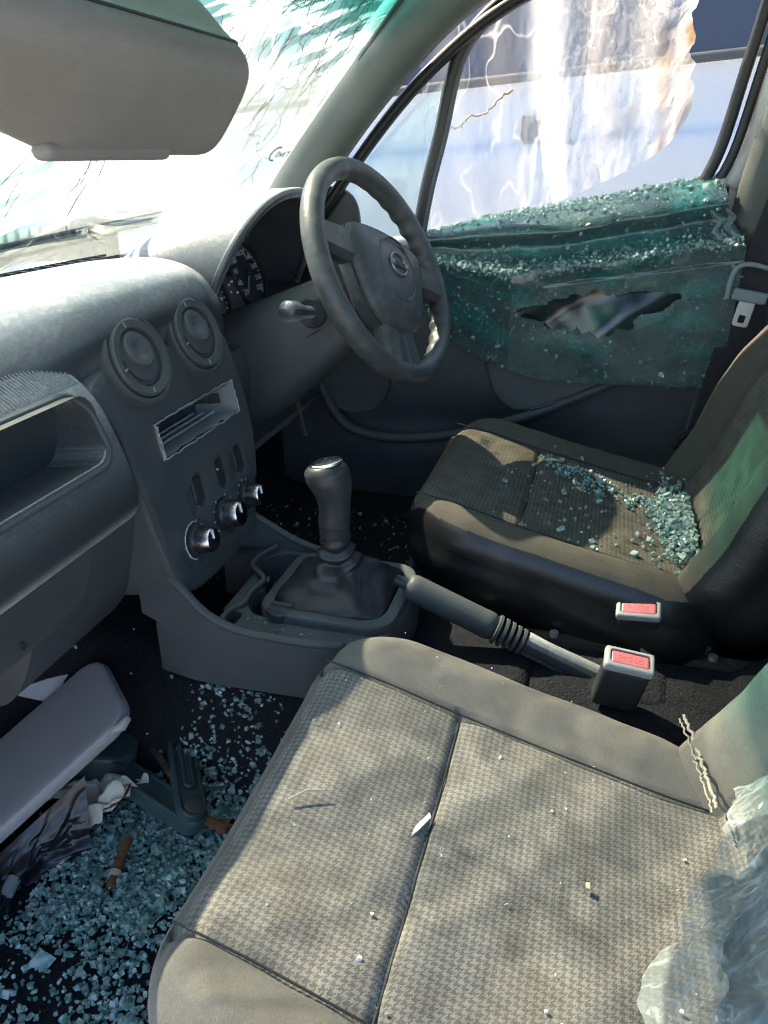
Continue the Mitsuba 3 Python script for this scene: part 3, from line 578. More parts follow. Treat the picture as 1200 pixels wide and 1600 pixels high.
def seat(key, cx, zo, yo, side_mat, seed, by, bz, W, bol, lean, wc, pc_, skirt):
    zc = PchipInterpolator([-.33, -.25, -.12, 0, .10, .16, .22], [.318, .320, .338, .360, .381, .388, .388])
    ra = lambda u: 1 / (1 + np.exp(-(np.abs(u) - .180) / .012))
    yc = -.065
    def hf(u, v, d):
        y = v + yc
        hb = zc(y) + .020 * ra(u) - .006 * (1 - (u / .16) ** 2) * (np.abs(u) < .16)
        inp = np.abs(u) < .165
        g_ = groove(np.abs(np.abs(u) - .16)) * (y < .155) + np.where(inp, groove(np.abs(y)), 0) + np.where(np.abs(u) < .2, groove(np.abs(y - .150), .003, .0025, .002), 0)
        return hb + g_
    def mk(u, v, d):
        y = v + yc; w = np.abs(u) < .16
        return [w & (y < 0), w & (y >= 0) & (y < .150), d > .010, d <= .010]
    U, V = A(1, 0, 0), A(SLANT, 1, 0)
    build_pad(key, ['seat_panel', 'front_panel', 'bolster', 'bolster_edge'], A(cx + SLANT * yc, yc + yo, zo), U, V, A(0, 0, 1), W, .234, .115, hf, mk, [wc, wc, pc_, side_mat], .048, .055, skirt, side_mat, seed=seed)
    # piping along the seams
    for s in (-1, 1):
        ys = np.linspace(-.25, .15, 60)
        obj('seam', tube([(cx + s * .16 + SLANT * y, y + yo, zo + float(zc(y)) + .0035 - .0045) for y in ys], .0010, 5), 'smooth_black', key, smooth=True)
    us = np.linspace(-.158, .158, 50)
    obj('seam', tube([(cx + u - SLANT * 0, yo - .0008, zo + .360 - .006 * (1 - (u / .16) ** 2) - .0068) for u in us], .0010, 5), 'smooth_black', key, smooth=True)
    # backrest
    ln = math.radians(lean); Vb, Nb = A(0, -math.sin(ln), math.cos(ln)), A(0, math.cos(ln), math.sin(ln))
    rb = lambda u: 1 / (1 + np.exp(-(np.abs(u) - .170) / .016))
    def hfb(u, v, d): return bol * rb(u) - .012 * (1 - (u / .16) ** 2) * (np.abs(u) < .16) + groove(np.abs(np.abs(u) - .15)) + .02 * np.exp(-((v + .30) / .09) ** 2) - 1.6 * np.maximum(0, v + .10) ** 2
    def mkb(u, v, d):
        w = np.abs(u) < .15
        return [w & (v < .24), d > .016, d <= .016]
    build_pad(key, ['back_panel', 'back_bolster', 'back_edge'], A(cx - .02, by, bz) + Vb * .30, A(1, 0, 0), Vb, Nb, W, .335, .10, hfb, mkb, [wc, pc_, side_mat], .06, .07, .11, side_mat, seed=seed + 9)
    # under-frame
    for s in (-1, 1):
        x = cx + s * .205 - (.032 if zo > 0 and s < 0 else 0)
        rl = obj('rail', cat(span(x - .018, x + .018, -.36, .12, .205 + zo * .8, .235 + zo * .8), span(x - .008, x + .008, -.34, .10, .235 + zo * .8, .25 + zo * .8)), 'dark_metal', key)
        for k in range(4):
            obj('bolt', cyl(.006, .006, TL(x + .0, -.28 + .1 * k, .25 + zo * .8), 8), 'steel', rl)
p_seat = thing('passenger_seat', 'near dusty grey fabric car seat with woven centre panels', 'car seat')
seat(p_seat, -.350, 0., 0., 'plain_cloth', 1, -.246, .265, .252, .050, 22, 'weave_cloth', 'plain_cloth', .16)
d_seat = thing('driver_seat', 'far car seat behind the steering wheel with black vinyl side and glass crumbs', 'car seat')
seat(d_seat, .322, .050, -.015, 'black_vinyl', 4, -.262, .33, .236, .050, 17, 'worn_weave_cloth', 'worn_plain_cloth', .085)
lb = obj('adjuster_bar', tube(spl([(.10, .03, .285), (.10, .075, .290), (.115, .118, .315), (.16, .135, .33), (.40, .135, .33), (.46, .118, .315)], 40), .0055, 8), 'smooth_black', d_seat, smooth=True)
fr = []
for k in range(9):
    t = k / 9; p = A(-.125 - .105 * t, -.225 - .018 * t, .352 - .012 * t)
    fr.append(tube(spl([p + r2.normal(0, .002, 3), p + A(r2.normal(0, .006), r2.normal(-.004, .006), .006), p + A(r2.normal(0, .006), r2.normal(-.003, .006), r2.uniform(.0, .007))], 6), .0011, 4))
tp2 = np.array([A(-.128 - .118 * t, -.221 - .020 * t, .358 - .004 * t) + r2.normal(0, .0008, 3) for t in np.linspace(0, 1, 44)])
obj('torn_edge', cat(tube(tp2, .0017, 6), tube(tp2 + A(-.004, .004, -.002), .0010, 5)), 'foam', p_seat, kind='stuff', label='frayed torn rear edge of the cushion', smooth=True)

# ------------------------------------------------------------------ centre console, gear lever, handbrake
cc = thing('centre_console', 'low black plastic tray console with cup holders and glass dust', 'centre console')
co = spl([(-.105, .40), (-.115, .34), (-.113, .25), (-.108, .18), (-.085, .125), (-.03, .105), (.05, .10), (.095, .12), (.118, .20), (.118, .30), (.110, .40)], 70); co = np.vstack([co])
cs = mani(slab(co, .075, .006, M=TL(0, 0, .275)))
def vh(P, z0): return prism(P, z0, .5)
circ = lambda c, r: np.array([(c[0] + r * math.cos(a), c[1] + r * math.sin(a)) for a in np.linspace(0, 2 * np.pi, 40, endpoint=False)])
cs = cs - vh(rrect(.165, .085, .02, (.0, .372)), .272) - vh(circ((.066, .296), .037), .285) - vh(circ((-.026, .270), .037), .285) - vh(rrect(.05, .04, .012, (.022, .285)), .30) - vh(rrect(.03, .06, .01, (-.075, .33)), .285)
obj('tray', tm(cs), 'dark_plastic', cc, smooth=30)
for pts in ([(-.105, .415, .435), (-.111, .361, .412), (-.114, .335, .388), (-.115, .31, .371), (-.114, .28, .361), (-.113, .24, .358), (-.110, .195, .356), (-.098, .155, .352)], [(.105, .41, .425), (.112, .36, .400), (.115, .315, .374), (.117, .287, .361), (.118, .255, .353), (.117, .215, .350)]):
    t = spl(pts, 50); wl = np.array([[p + A(s * .005, 0, 0) * (1 - .0 * k) - A(0, 0, k) for k in (0., .02, .05, .16)] for p in t for s in (1,)])
    obj('rim_wall', cat(tube(t, .0055, 10), grid(np.array([[p + A(.004, 0, 0), p + A(.004, 0, -.075)] for p in t])), grid(np.array([[p + A(-.004, 0, -.075), p + A(-.004, 0, 0)] for p in t]))), 'dark_plastic', cc, smooth=True)
wv = spl([(-.095, .318, .352), (-.06, .318, .352), (-.045, .308, .354), (-.02, .309, .356), (.01, .305, .356), (.028, .318, .357), (.045, .336, .358), (.075, .336, .358), (.105, .325, .358)], 70)
obj('wavy_divider', cat(tube(wv, .004, 8), grid(np.array([[p + A(0, .002, 0), p + A(0, .002, -.07)] for p in wv])), grid(np.array([[p + A(0, -.002, 0), p + A(0, -.002, -.07)] for p in wv]))), 'dark_plastic', cc, smooth=True)
cp = obj('socket_cap', cyl(.019, .012, TL(-.054, .252, .350), 28, b=.003), 'smooth_black', cc, smooth=35)
obj('cap_ridge', rbox((.008, .030, .008), .003, (-.048, .252, .362)), 'smooth_black', cp)
obj('tunnel_cover', rbox((.15, .19, .05), .018, (.02, .035, .272)), 'carpet', cc, smooth=35)
obj('boot_frame', tm(mani(slab(rrect(.172, .178, .035), .016, .006, M=TL(.016, .196, .346))) - prism(rrect(.142, .148, .028), -1, 1).translate([.016, .196, 0])), 'dark_plastic', cc, smooth=35)
gear = thing('gear_lever', 'black gear lever with grey knob standing on a creased leather boot', 'gear lever')
th = np.linspace(0, 2 * np.pi, 96, endpoint=False); L = []
zs = np.linspace(0, 1, 46)
def sq(t, w, h, n): return w * np.sign(np.cos(t)) * abs(np.cos(t)) ** (2 / n), h * np.sign(np.sin(t)) * abs(np.sin(t)) ** (2 / n)
wr = PchipInterpolator([0, .10, .25, .42, .55, .8, 1], [.070, .069, .056, .035, .0225, .0185, .0165])
for s in zs:
    n = 2 + 3 * (1 - s) ** 2; w = float(wr(s)); fold = .0050 * np.sin(th * 3 + 9 * s + 1.0) * math.sin(math.pi * min(1, s * 1.25)) ** 1.3 + .0035 * np.sin(th * 5 - 14 * s) * math.exp(-((s - .3) / .2) ** 2) + .0032 * np.sin(s * 40 + 1.2 * np.sin(th)) * math.exp(-((s - .6) / .25) ** 2)
    x, y = sq(th, w + fold, w * 1.04 + fold, n); c = A(.016, .196) * (1 - s) + A(.002, .198) * s
    L.append(np.stack([c[0] + x, c[1] + y, np.full(96, .349 + .105 * s) + .006 * np.sin(th * 2 + 4) * math.sin(math.pi * s)], -1))
obj('boot', grid(np.array(L), False, True), 'boot_leather', gear, smooth=True)
obj('collar', tube([(.002, .198, .445), (.0015, .198, .458)], .0190, 28), 'smooth_black', gear, smooth=40)
kp_ = [(.452, .0165, 0), (.462, .0182, 0), (.478, .0178, -.001), (.494, .0192, .000), (.508, .0228, .003), (.519, .0250, .006), (.528, .0247, .0080), (.535, .0212, .0092), (.540, .0135, .010), (.5415, .0, .010)]
zz_ = np.linspace(0, 1, 40); kk = PchipInterpolator(np.linspace(0, 1, len(kp_)), np.array(kp_))(zz_)
knob = np.array([np.stack([.0015 + r * np.cos(th), .198 + o + r * 1.12 * np.sin(th), z + .012 * (z - .49) / .05 * 0 - .22 * (r * 1.12 * np.sin(th)) * max(0, (z - .50) / .04)], -1) for z, r, o in kk])
obj('knob', grid(knob, False, True), 'smooth_black', gear, smooth=True)
cpm = lathe([(.0185, -.002), (.0185, .0006), (.017, .0016), (0, .0026)], None, 40); cpm.apply_scale([.92, 1.15, 1])
KF = frame(A(.0015, .2065, .5405), unit(A(1, 0, 0)), unit(A(0, 1, -.24)), unit(np.cross(unit(A(1, 0, 0)), unit(A(0, 1, -.24)))))
kc = obj('knob_cap', xf(cpm, KF), 'chrome', gear, smooth=40)
gp_ = [box((.0008, .014, .0004), (x, 0, .0032)) for x in (-.007, 0, .007)] + [box((.0145, .0008, .0004), (0, 0, .0032))]
for n_, (x, y) in zip('135', ((-.007, .0095), (0, .0095), (.007, .0095))):
    t = meshkit.text_mesh(n_, .0028, .0004); t.apply_translation(-t.bounds.mean(0) + A(x, y, .0032)); gp_.append(t)
for n_, (x, y) in zip('24R', ((-.007, -.0095), (0, -.0095), (.007, -.0095))):
    t = meshkit.text_mesh(n_, .0028, .0004); t.apply_translation(-t.bounds.mean(0) + A(x, y, .0032)); gp_.append(t)
obj('shift_pattern', xf(cat(*gp_), KF), 'smooth_black', kc, kind='stuff')
hb = thing('handbrake', 'dusty black handbrake lever with ribbed gaiter between the seats', 'handbrake')
H0, H1 = A(.020, .112, .377), A(.020, -.145, .276); hd = unit(H1 - H0)
hp = lambda t: H0 + hd * t
obj('grip', tube([hp(t) for t in np.linspace(.004, .128, 24)], np.r_[.0125, .0155, np.full(18, .0165), .0168, .017, .0165, .014], 20, squash=(1, 1.12)), 'dark_plastic', hb, smooth=True)
obj('release_button', tube([hp(-.014), hp(-.012), hp(.006)], [.004, .0075, .0075], 14), 'smooth_black', hb, smooth=35)
for k in range(5):
    c = hp(.131 + .0085 * k); obj('rib', tube([c - hd * .0035, c - hd * .0018, c + hd * .0018, c + hd * .0035], np.array([.0145, .0195, .0195, .0145]) - .0006 * k, 22), 'dark_plastic', hb, smooth=40)
obj('lever', tube([hp(.170), hp(.20), hp(.285)], [.0155, .0145, .017], 16, squash=(.8, 1.1)), 'dash_plastic', hb, smooth=True)
obj('base_cover', disp(rbox((.10, .11, .05), .022, (.015, -.175, .265)), .004, 30), 'carpet', hb, smooth=True)

# ------------------------------------------------------------------ steering wheel and column
a_, b_ = math.radians(26.3), math.radians(-11.4)
WN = A(math.sin(b_) * math.cos(a_), -math.cos(b_) * math.cos(a_), math.sin(a_)); WX = unit(np.cross([0, 0, 1], WN)); WY = np.cross(WN, WX)
rt = math.radians(-24); WX, WY = WX * math.cos(rt) + WY * math.sin(rt), -WX * math.sin(rt) + WY * math.cos(rt)
WF = frame(A(.360, .246, .7078), WX, WY, WN)
wheel = thing('steering_wheel', 'worn grey black steering wheel with round emblem on its pad', 'steering wheel')
tt = np.linspace(0, 2 * np.pi, 240, endpoint=False); ss = np.linspace(0, 2 * np.pi, 28, endpoint=False); RR = .1605
rim = []
for t in tt:
    grip = (1 + math.cos(2 * (t - 0.35))) * .5 * .5 + .5 * (1 - abs(math.sin(t)))
    rp = .0158 + .0016 * math.sin(t * 36) * grip * 0
    q = []
    for s in ss:
        back = max(0., math.cos(s - math.radians(215)))
        r = .0158 + .0030 * math.sin(t * 34) * back ** 2 * min(1, grip * 1.4)
        q.append(((RR + r * math.cos(s)) * math.cos(t), (RR + r * math.cos(s)) * math.sin(t), .012 + r * 1.12 * math.sin(s)))
    rim.append(q)
obj('rim', xf(grid(np.array(rim), True, True), WF), 'wheel_skin', wheel, smooth=True)
pad_o = spl([(-.088, .046), (-.05, .058), (0, .061), (.05, .058), (.088, .046), (.094, .02), (.082, -.03), (.064, -.072), (.035, -.096), (0, -.102), (-.035, -.096), (-.064, -.072), (-.082, -.03), (-.094, .02)], 96, closed=True)
rings = []
for k, z in ((1.0, -.005), (1.0, .016), (.985, .024), (.93, .030), (.80, .035), (.6, .0385), (.35, .0405), (.0001, .041)):
    rings.append(np.c_[pad_o * k + A(0, -.015) * (1 - k), np.full(96, z)])
obj('airbag_pad', xf(grid(np.array(rings), False, True), WF), 'wheel_skin', wheel, smooth=40)
obj('pad_gap', xf(tube(np.c_[pad_o * 1.004 + A(0, -.015) * -.004, np.full(96, .0165)], .0016, 6, closed=True), WF), 'smooth_black', wheel, smooth=True)
obj('pad_ring', xf(tube(np.array([(.044 * math.cos(t), -.006 + .050 * math.sin(t), .0392) for t in tt[::4]]), .0018, 8, closed=True), WF), 'wheel_skin', wheel, smooth=True)
em = obj('emblem', xf(cat(tube(np.array([(.0195 * math.cos(t), .0175 * math.sin(t), .0425) for t in tt[::4]]), .0024, 8, closed=True), rbox((.046, .0085, .004), .0015, (0, 0, .0432))), WF), 'emblem_metal', wheel, smooth=40)
obj('recess', xf(cyl(.0185, .0012, TL(0, 0, .0408), 40), WF), 'smooth_black', em)
tl = meshkit.text_mesh('NISSAN', .0050, .0005, bold=True); tl.apply_translation(-tl.bounds.mean(0) + A(0, 0, .0455))
obj('lettering', xf(tl, WF), 'smooth_black', em)
for s in (-1, 1):   # side spokes and lower spokes
    sp = np.array([[(s * x, y, z) for (y, z) in ((.040 - .10 * (x - .08), .020), (.034 - .1 * (x - .08), .026), (-.004, .026), (-.012, .016), (-.008, -.002), (.03, -.006))] for x in np.linspace(.07, .158, 12)])
    obj('spoke', xf(grid(sp, False, True), WF), 'wheel_skin', wheel, smooth=40)
    ls = np.array([[(s * (.012 + .008 * t + w), -.088 - .068 * t, z + .002 * t) for (w, z) in ((-.010, .018), (-.006, .024), (.020, .024), (.026, .016), (.022, -.002), (-.006, -.004))] for t in np.linspace(0, 1, 12)])
    obj('lower_spoke', xf(grid(ls, False, True), WF), 'wheel_skin', wheel, smooth=40)
obj('lower_web', xf(rbox((.062, .085, .020), .006, (0, -.115, .012)), WF), 'wheel_skin', wheel, smooth=40)
obj('hub_back', xf(cat(rbox((.13, .12, .03), .012, (0, -.015, -.004)), cyl(.045, .07, TL(0, 0, -.075))), WF), 'smooth_black', wheel, smooth=40)
col = thing('steering_column', 'dark plastic steering column shroud with a stubby stalk', 'steering column')
CF = frame(A(.360, .246, .7078), unit(np.cross([0, 0, 1.], unit(A(0, -.92, .39)))), np.cross(unit(A(0, -.92, .39)), unit(np.cross([0, 0, 1.], unit(A(0, -.92, .39))))), unit(A(0, -.92, .39)))
cl = []
for z, w, h, o in ((-.30, .085, .10, -.06), (-.20, .082, .085, -.05), (-.12, .078, .070, -.038), (-.07, .072, .060, -.030), (-.058, .066, .055, -.028), (-.055, .03, .03, -.02)):
    x, y = sq(np.linspace(0, 2 * np.pi, 64, endpoint=False), w, h, 4.5); cl.append(np.c_[x, y + o, np.full(64, z)])
obj('shroud', xf(grid(np.array(cl), False, True), CF), 'dark_plastic', col, smooth=40)
sk0 = A(.272, .318, .664)
obj('stalk_socket', xf(lathe([(.0, 0), (.021, 0), (.0225, .004), (.020, .008), (.016, .006), (.0, .004)], None, 36), frame(sk0, A(0, -.94, .34), A(0, .34, .94), A(-1, 0, 0))), 'smooth_black', col, smooth=40)
obj('stalk', tube(spl([sk0 + A(.01, 0, 0), sk0 + A(-.02, .006, .004), sk0 + A(-.045, .012, .009), sk0 + A(-.062, .016, .012), sk0 + A(-.068, .0175, .013)], 20), np.r_[np.full(6, .009), np.linspace(.009, .0145, 6), np.full(5, .0150), .0135, .010, .004], 20), 'dash_plastic', col, smooth=True)
obj('shroud_split', xf(tube([(-.0795, -.052, -.25), (-.0785, -.046, -.16), (-.0755, -.040, -.09)], .0012, 5), CF), 'smooth_black', col)
for s in (0,): obj('hanging_bracket', xf(rbox((.003, .008, .10), .0012), frame(A(.40 + .03 * s, .40 - .01 * s, .47), [1, 0, 0], unit(A(0, 1, -.2)), unit(A(0, .2, 1)))), 'dark_metal', col)

# ------------------------------------------------------------------ driver's door
door = thing('driver_door', 'far front door with dark moulded trim and its window broken out', 'car door')
sill_z = lambda y: .783 - .19 * y
yy, vv2 = np.meshgrid(np.linspace(-.275, .62, 120), np.linspace(0, 1, 90), indexing='ij')
dz = .17 + (sill_z(yy) - .17) * vv2
dx = .672 + .020 * np.exp(-((dz - .36) / .05) ** 2) * np.exp(-((yy - .18) / .3) ** 2) + .02 * (1 - vv2) + .030 * np.exp(-((vv2 - 1) / .04) ** 2)
obj('trim_panel', grid(np.stack([dx, yy, dz], -1)), 'dark_plastic', door, smooth=True)
obj('outer_skin', grid(np.stack([.745 + 0 * dx - .03 * (vv2 - .5) ** 2, yy, dz], -1)), 'white_paint', door, smooth=True)
R_ = spl([(.60, .50), (.50, .49), (.456, .441), (.429, .388), (.395, .352), (.34, .338), (.29, .337), (.19, .352), (.104, .378), (.02, .412), (-.053, .448), (-.13, .49)], 90)
obj('armrest_edge', tube([(.664, y, z) for y, z in R_], .013, 12, squash=(1, .8)), 'dark_plastic', door, smooth=True)
pk = spl([(.105, .56), (.112, .50), (.090, .445), (.055, .418), (.01, .425), (-.06, .455), (-.13, .488), (-.20, .52), (-.22, .57), (-.05, .58)], 60, closed=True)
obj('door_pocket', slab(pk, .022, .008, M=frame(A(.682, 0, 0), [0, 1, 0], [0, 0, 1], [1, 0, 0]) @ np.diag([1, 1, -1, 1.])), 'trim_dark', door, smooth=35)
obj('trim_crease', tube([(.657, .02, .424), (.655, -.05, .452), (.655, -.13, .487)], .003, 8), 'dark_plastic', door, smooth=True)
sg = obj('speaker_grille', lathe([(0, 0), (.066, 0), (.070, .003), (.074, .002), (.076, -.004)], frame(A(.669, .385, .455), [0, 1, 0], [0, 0, 1], [-1, 0, 0]), 48), 'dark_plastic', door, smooth=40)
dv_ = spl([(.676, .254, .742), (.678, .238, .83), (.680, .215, .925), (.672, .188, 1.028), (.655, .135, 1.085), (.63, .06, 1.125), (.60, -.02, 1.15)], 60)
obj('window_divider', tube(dv_, .0135, 12, squash=(1, .8)), 'rubber', door, smooth=True)
obj('divider_channel', tube(dv_ + A(-.006, -.010, 0), .0045, 8), 'trim_dark', door, smooth=True)
fr_ = spl([(.690, -.226, .822), (.688, -.246, .87), (.682, -.262, .96), (.668, -.276, 1.06), (.645, -.29, 1.16)], 50)
obj('window_seal', tube(fr_, .010, 10), 'rubber', door, smooth=True)
obj('window_seal', tube(fr_ + A(-.006, -.022, 0), .008, 10), 'rubber', door, smooth=True)
obj('window_frame', tube(fr_ + A(.012, -.045, .005), .020, 12, squash=(.5, 1)), 'white_paint', door, smooth=True)
obj('window_seal', tube(fr_ + A(-.004, -.074, .01), .011, 10), 'rubber', door, smooth=True)
q0, q1 = np.array([(.705, y, z) for y, z in ((.262, .742), (.225, .90), (.20, .98))]), np.array([(.705, y, z) for y, z in ((.50, .70), (.36, .87), (.22, 1.0))])
obj('quarter_glass', grid(np.array([spl(q0, 12), spl(q1, 12)])), 'pane_glass', door, smooth=True)
obj('mirror_base', slab(spl([(.50, .695), (.40, .71), (.375, .74), (.385, .80), (.44, .82), (.52, .76)], 40, closed=True), .012, .004, M=frame(A(.694, 0, 0), [0, 1, 0], [0, 0, 1], [1, 0, 0]) @ np.diag([1, 1, -1, 1.])), 'smooth_black', door, smooth=35)
obj('sill_rail', cat(*[tube([(.70, y, sill_z(y) - .004) for y in np.linspace(-.25, .56, 40)], .012, 10)]), 'white_paint', door, smooth=True)
obj('door_edge', tube([(.700, -.285, .20), (.700, -.287, .45), (.695, -.26, .80)], .007, 8), 'white_paint', door, smooth=True)

obj('kick_panel', cat(span(.66, .70, .56, .93, .12, .68)), 'carpet', shell)
# ------------------------------------------------------------------ crazed side window sagging into the cabin
film = thing('crazed_side_window', 'sheet of crazed dark green window glass sagging inside the far door', 'broken window')
zbot = PchipInterpolator([-.32, -.30, -.176, -.013, .112, .201, .256, .30], [.50, .498, .491, .489, .518, .562, .612, .70])
NU, NV = 240, 160
fu, fv = np.linspace(0, 1, NU), np.linspace(0, 1, NV)
px_ = PchipInterpolator([0, .06, .13, .20, .27, .34, .42, .52, .7, 1], [.722, .706, .672, .630, .650, .640, .612, .618, .628, .640])
pz_ = PchipInterpolator([0, .06, .13, .20, .27, .34, .42, .52, .7, 1], [.000, .014, .010, -.022, -.045, -.060, -.085, -.12, -.20, -1])
F3 = np.zeros((NU, NV, 3))
for i, u in enumerate(fu):
    top, zb = .0, 0
    y_t, y_m = .275 - u * .515, .272 - u * .580
    y = y_t + (y_m - y_t) * np.clip(fv / .45, 0, 1); amp = .35 + .65 * np.clip(u / .35, 0, 1)
    zs_ = sill_z(y_t); zl = float(zbot(y_m)); x = .70 + (px_(fv) - .70) * amp; rel = pz_(fv)
    t = np.clip((fv - .52) / .48, 0, 1); span_ = zs_ - .12 * amp - zl
    z = np.where(fv < .52, zs_ + rel * amp, zs_ - .12 * amp - span_ * t)
    F3[i] = np.stack([x, y, z], -1)
wv_ = meshkit.fbm(F3 * A(2, 7, 9), 3, 3) - .5; wf = meshkit.fbm(F3 * 40, 2, 6) - .5
F3[..., 0] += (wv_ * .035 + wf * .004) * np.minimum(1, fv * 8) * np.where(fv > .5, .35, 1); F3[..., 2] += wv_ * .03 * np.exp(-((fv - .3) / .2) ** 2)
mF = grid(F3); uvF = np.stack(np.meshgrid(fu * .56, fv * .46, indexing='ij'), -1)
keep = np.ones((NU, NV), bool)
def blob(cu, cv, ru, rv_, sd):
    U, V = np.meshgrid(fu, fv, indexing='ij'); a = np.arctan2(V - cv, U - cu)
    return np.hypot((U - cu) / ru, (V - cv) / rv_) < 1 + .55 * (meshkit.fbm(np.stack([np.cos(a) * 3, np.sin(a) * 3, 0 * a + sd], -1) * 1.6, 4, sd) - .5) * 2
hole1 = blob(.895, .62, .055, .085, 4)
patch = blob(.60, .64, .215, .075, 2)
m1, uv1 = part_of(F3, uvF, ~(hole1 | patch), (NU, NV)) if False else (None, None)
def part2(mask):
    f = np.asarray(mF.faces); k = mask.ravel()[f].all(1); f = f[k]; used, inv = np.unique(f, return_inverse=True)
    return trimesh.Trimesh(mF.vertices[used], inv.reshape(-1, 3), process=False), uvF.reshape(-1, 2)[used]
m1, uv1 = part2(~patch); obj('crazed_sheet', m1, 'crazed_glass', film, uv=uv1)
pt = F3.copy(); pt[..., 0] = .624 + .008 * np.sin(F3[..., 1] * 26 + 1) + .10 * (F3[..., 2] - .60) + .006 * np.sin(F3[..., 2] * 45 + F3[..., 1] * 30) + .008 * (meshkit.fbm(F3 * 16, 2, 3) - .5)
mP = grid(pt); f = np.asarray(mP.faces); k = blob(.60, .64, .25, .11, 2).ravel()[f].all(1)
used, inv = np.unique(f[k], return_inverse=True)
obj('smooth_shard', trimesh.Trimesh(mP.vertices[used] + A(.006, 0, 0), inv.reshape(-1, 3), process=False), 'dark_mirror', film, smooth=True, label='smooth mirror-like unbroken piece within the crazed sheet')

# ------------------------------------------------------------------ broken glass
def shard(seed, flat=1.):
    r = np.random.default_rng(seed); p = np.array([[a, b, c] for a in (-1, 1) for b in (-1, 1) for c in (-1, 1)]) * r.uniform(.55, 1.1, (8, 3)) * A(1, .85, .72 * flat); return trimesh.convex.convex_hull(p)
SH = [shard(i) for i in range(12)] + [shard(50 + i, .45) for i in range(4)]
def rotm(r):
    q = r.normal(size=4); q /= np.linalg.norm(q); return trimesh.transformations.quaternion_matrix(q)
def crumbs(pts, size, r, sig=.42):
    V, F_, n = [], [], 0
    for p in pts:
        t = SH[r.integers(len(SH))]; s = size * r.lognormal(0, sig)
        V.append((t.vertices * s) @ rotm(r)[:3, :3].T + p); F_.append(t.faces + n); n += len(t.vertices)
    return trimesh.Trimesh(np.vstack(V), np.vstack(F_), process=False)
r3 = np.random.default_rng(11)
smooth01 = lambda t: np.clip(t, 0, 1) ** 2 * (3 - 2 * np.clip(t, 0, 1))
def density(x, y):
    pile = np.exp(-(((x + .27) / .10) ** 2 + ((y - .365) / .085) ** 2) ** 1.5) * 1.1 + .5 * np.exp(-((x + .43) / .07) ** 2 - ((y - .28) / .07) ** 2) + .75 * np.exp(-((x + .20) / .06) ** 2 - ((y - .31) / .06) ** 2)
    bare = (1 - .9 * np.exp(-((x + .345) / .05) ** 2 - ((y - .235) / .055) ** 2)) * (1 - .55 * smooth01((-.36 - x) / .05))
    return np.clip((pile + .16) * bare, 0, 1)
cand = np.stack([r3.uniform(-.56, .03, 60000), r3.uniform(.16, .56, 60000)], -1)
den = density(cand[:, 0], cand[:, 1]) * np.clip(.35 + 1.6 * meshkit.fbm(np.c_[cand * 22, np.zeros(60000)], 3, 7) ** 1.5, 0, 1.2); den = np.where(cand[:, 0] > -.14, .05 + .22 * np.exp(-((cand[:, 1] - .29) / .045) ** 2) * (cand[:, 0] < -.02), den) * np.where(cand[:, 1] > .45, .12, 1) * np.where((cand[:, 0] > -.16) & (cand[:, 1] > .37), .1, 1)
cand = cand[r3.random(60000) < den * .60]
fl_pts = np.array([(x, y, FLOOR(x, y) + .003 + r3.random() * .010 * density(x, y)) for x, y in cand])
near = np.argsort(np.linalg.norm(fl_pts - CAM, axis=1)); vis = near
pick = set(near[:700:3][:230].tolist())
tmpl = [mikit.ply(t, 'shard_glass', smooth=False) for t in SH]
def single(name, p, s, label, group):
    key, i = name, 0
    while key in scene: i += 1; key = f'{name}_{i:03d}'
    M = np.eye(4); M[:3, :3] = rotm(r3)[:3, :3] * s; M[:3, 3] = p
    scene[key] = {**tmpl[r3.integers(len(SH))], 'to_world': mi.ScalarTransform4f(M.tolist())}; tag(key, label, 'glass fragment', group)
for i in sorted(pick): single('glass_fragment', fl_pts[i], .0030 * r3.lognormal(0, .3), 'pale green crumb of safety glass scattered on the dark passenger floor', 'loose glass crumbs on the passenger floor')
rest = np.array([p for i, p in enumerate(fl_pts) if i not in pick])
obj('floor_glass', crumbs(rest, .0021, r3), 'shard_glass', label='heap of crushed greenish safety glass on the passenger floor', cat='broken glass', kind='stuff')
ZC = PchipInterpolator([-.33, -.25, -.12, 0, .10, .16, .22], [.318, .320, .338, .360, .381, .388, .388])
def dseat_z(u, y): return .050 + float(ZC(y)) + (.020 if abs(u) > .19 else -.004 if abs(u) < .15 else .006)
sp_ = []
for k in range(2600):
    if r3.random() < .62: y, u = -.245 + abs(r3.normal(0, .030)), r3.normal(.02, .060)
    elif r3.random() < .6:
        t = r3.random(); y, u = -.22 + .20 * t + r3.normal(0, .012), .03 + .09 * t + r3.normal(0, .022)
    else: y, u = r3.uniform(-.24, .04), r3.uniform(-.15, .15)
    if k > 900 and y > -.19: continue
    sp_.append((.317 + u + SLANT * y, y - .015, dseat_z(u, y) + .004 + (r3.random() * .012 if y < -.2 else 0)))
sp_ = np.array(sp_); big = [i for i in range(len(sp_)) if sp_[i][1] > -.2][:70]
for i in big: single('glass_fragment', sp_[i], .0023 * r3.lognormal(0, .4), 'bright glass crumb lying loose on the far seat cushion', 'loose glass crumbs on the far seat')
obj('seat_glass', crumbs(np.delete(sp_, big, 0), .0021, r3), 'shard_glass', label='drift of bright glass crumbs against the far backrest', cat='broken glass', kind='stuff')
cpts = np.array([(x, y, .352 if not (math.hypot(x - .066, y - .296) < .036) else .292) for x, y in np.stack([r3.uniform(-.09, .10, 170), r3.uniform(.12, .33, 170)], -1) if math.hypot(x - .016, y - .196) > .088 or True])
cpts = cpts[~((abs(cpts[:, 0] - .016) < .068) & (abs(cpts[:, 1] - .196) < .07))]
cpts[((np.hypot(cpts[:, 0] + .026, cpts[:, 1] - .270) < .036)), 2] = .292
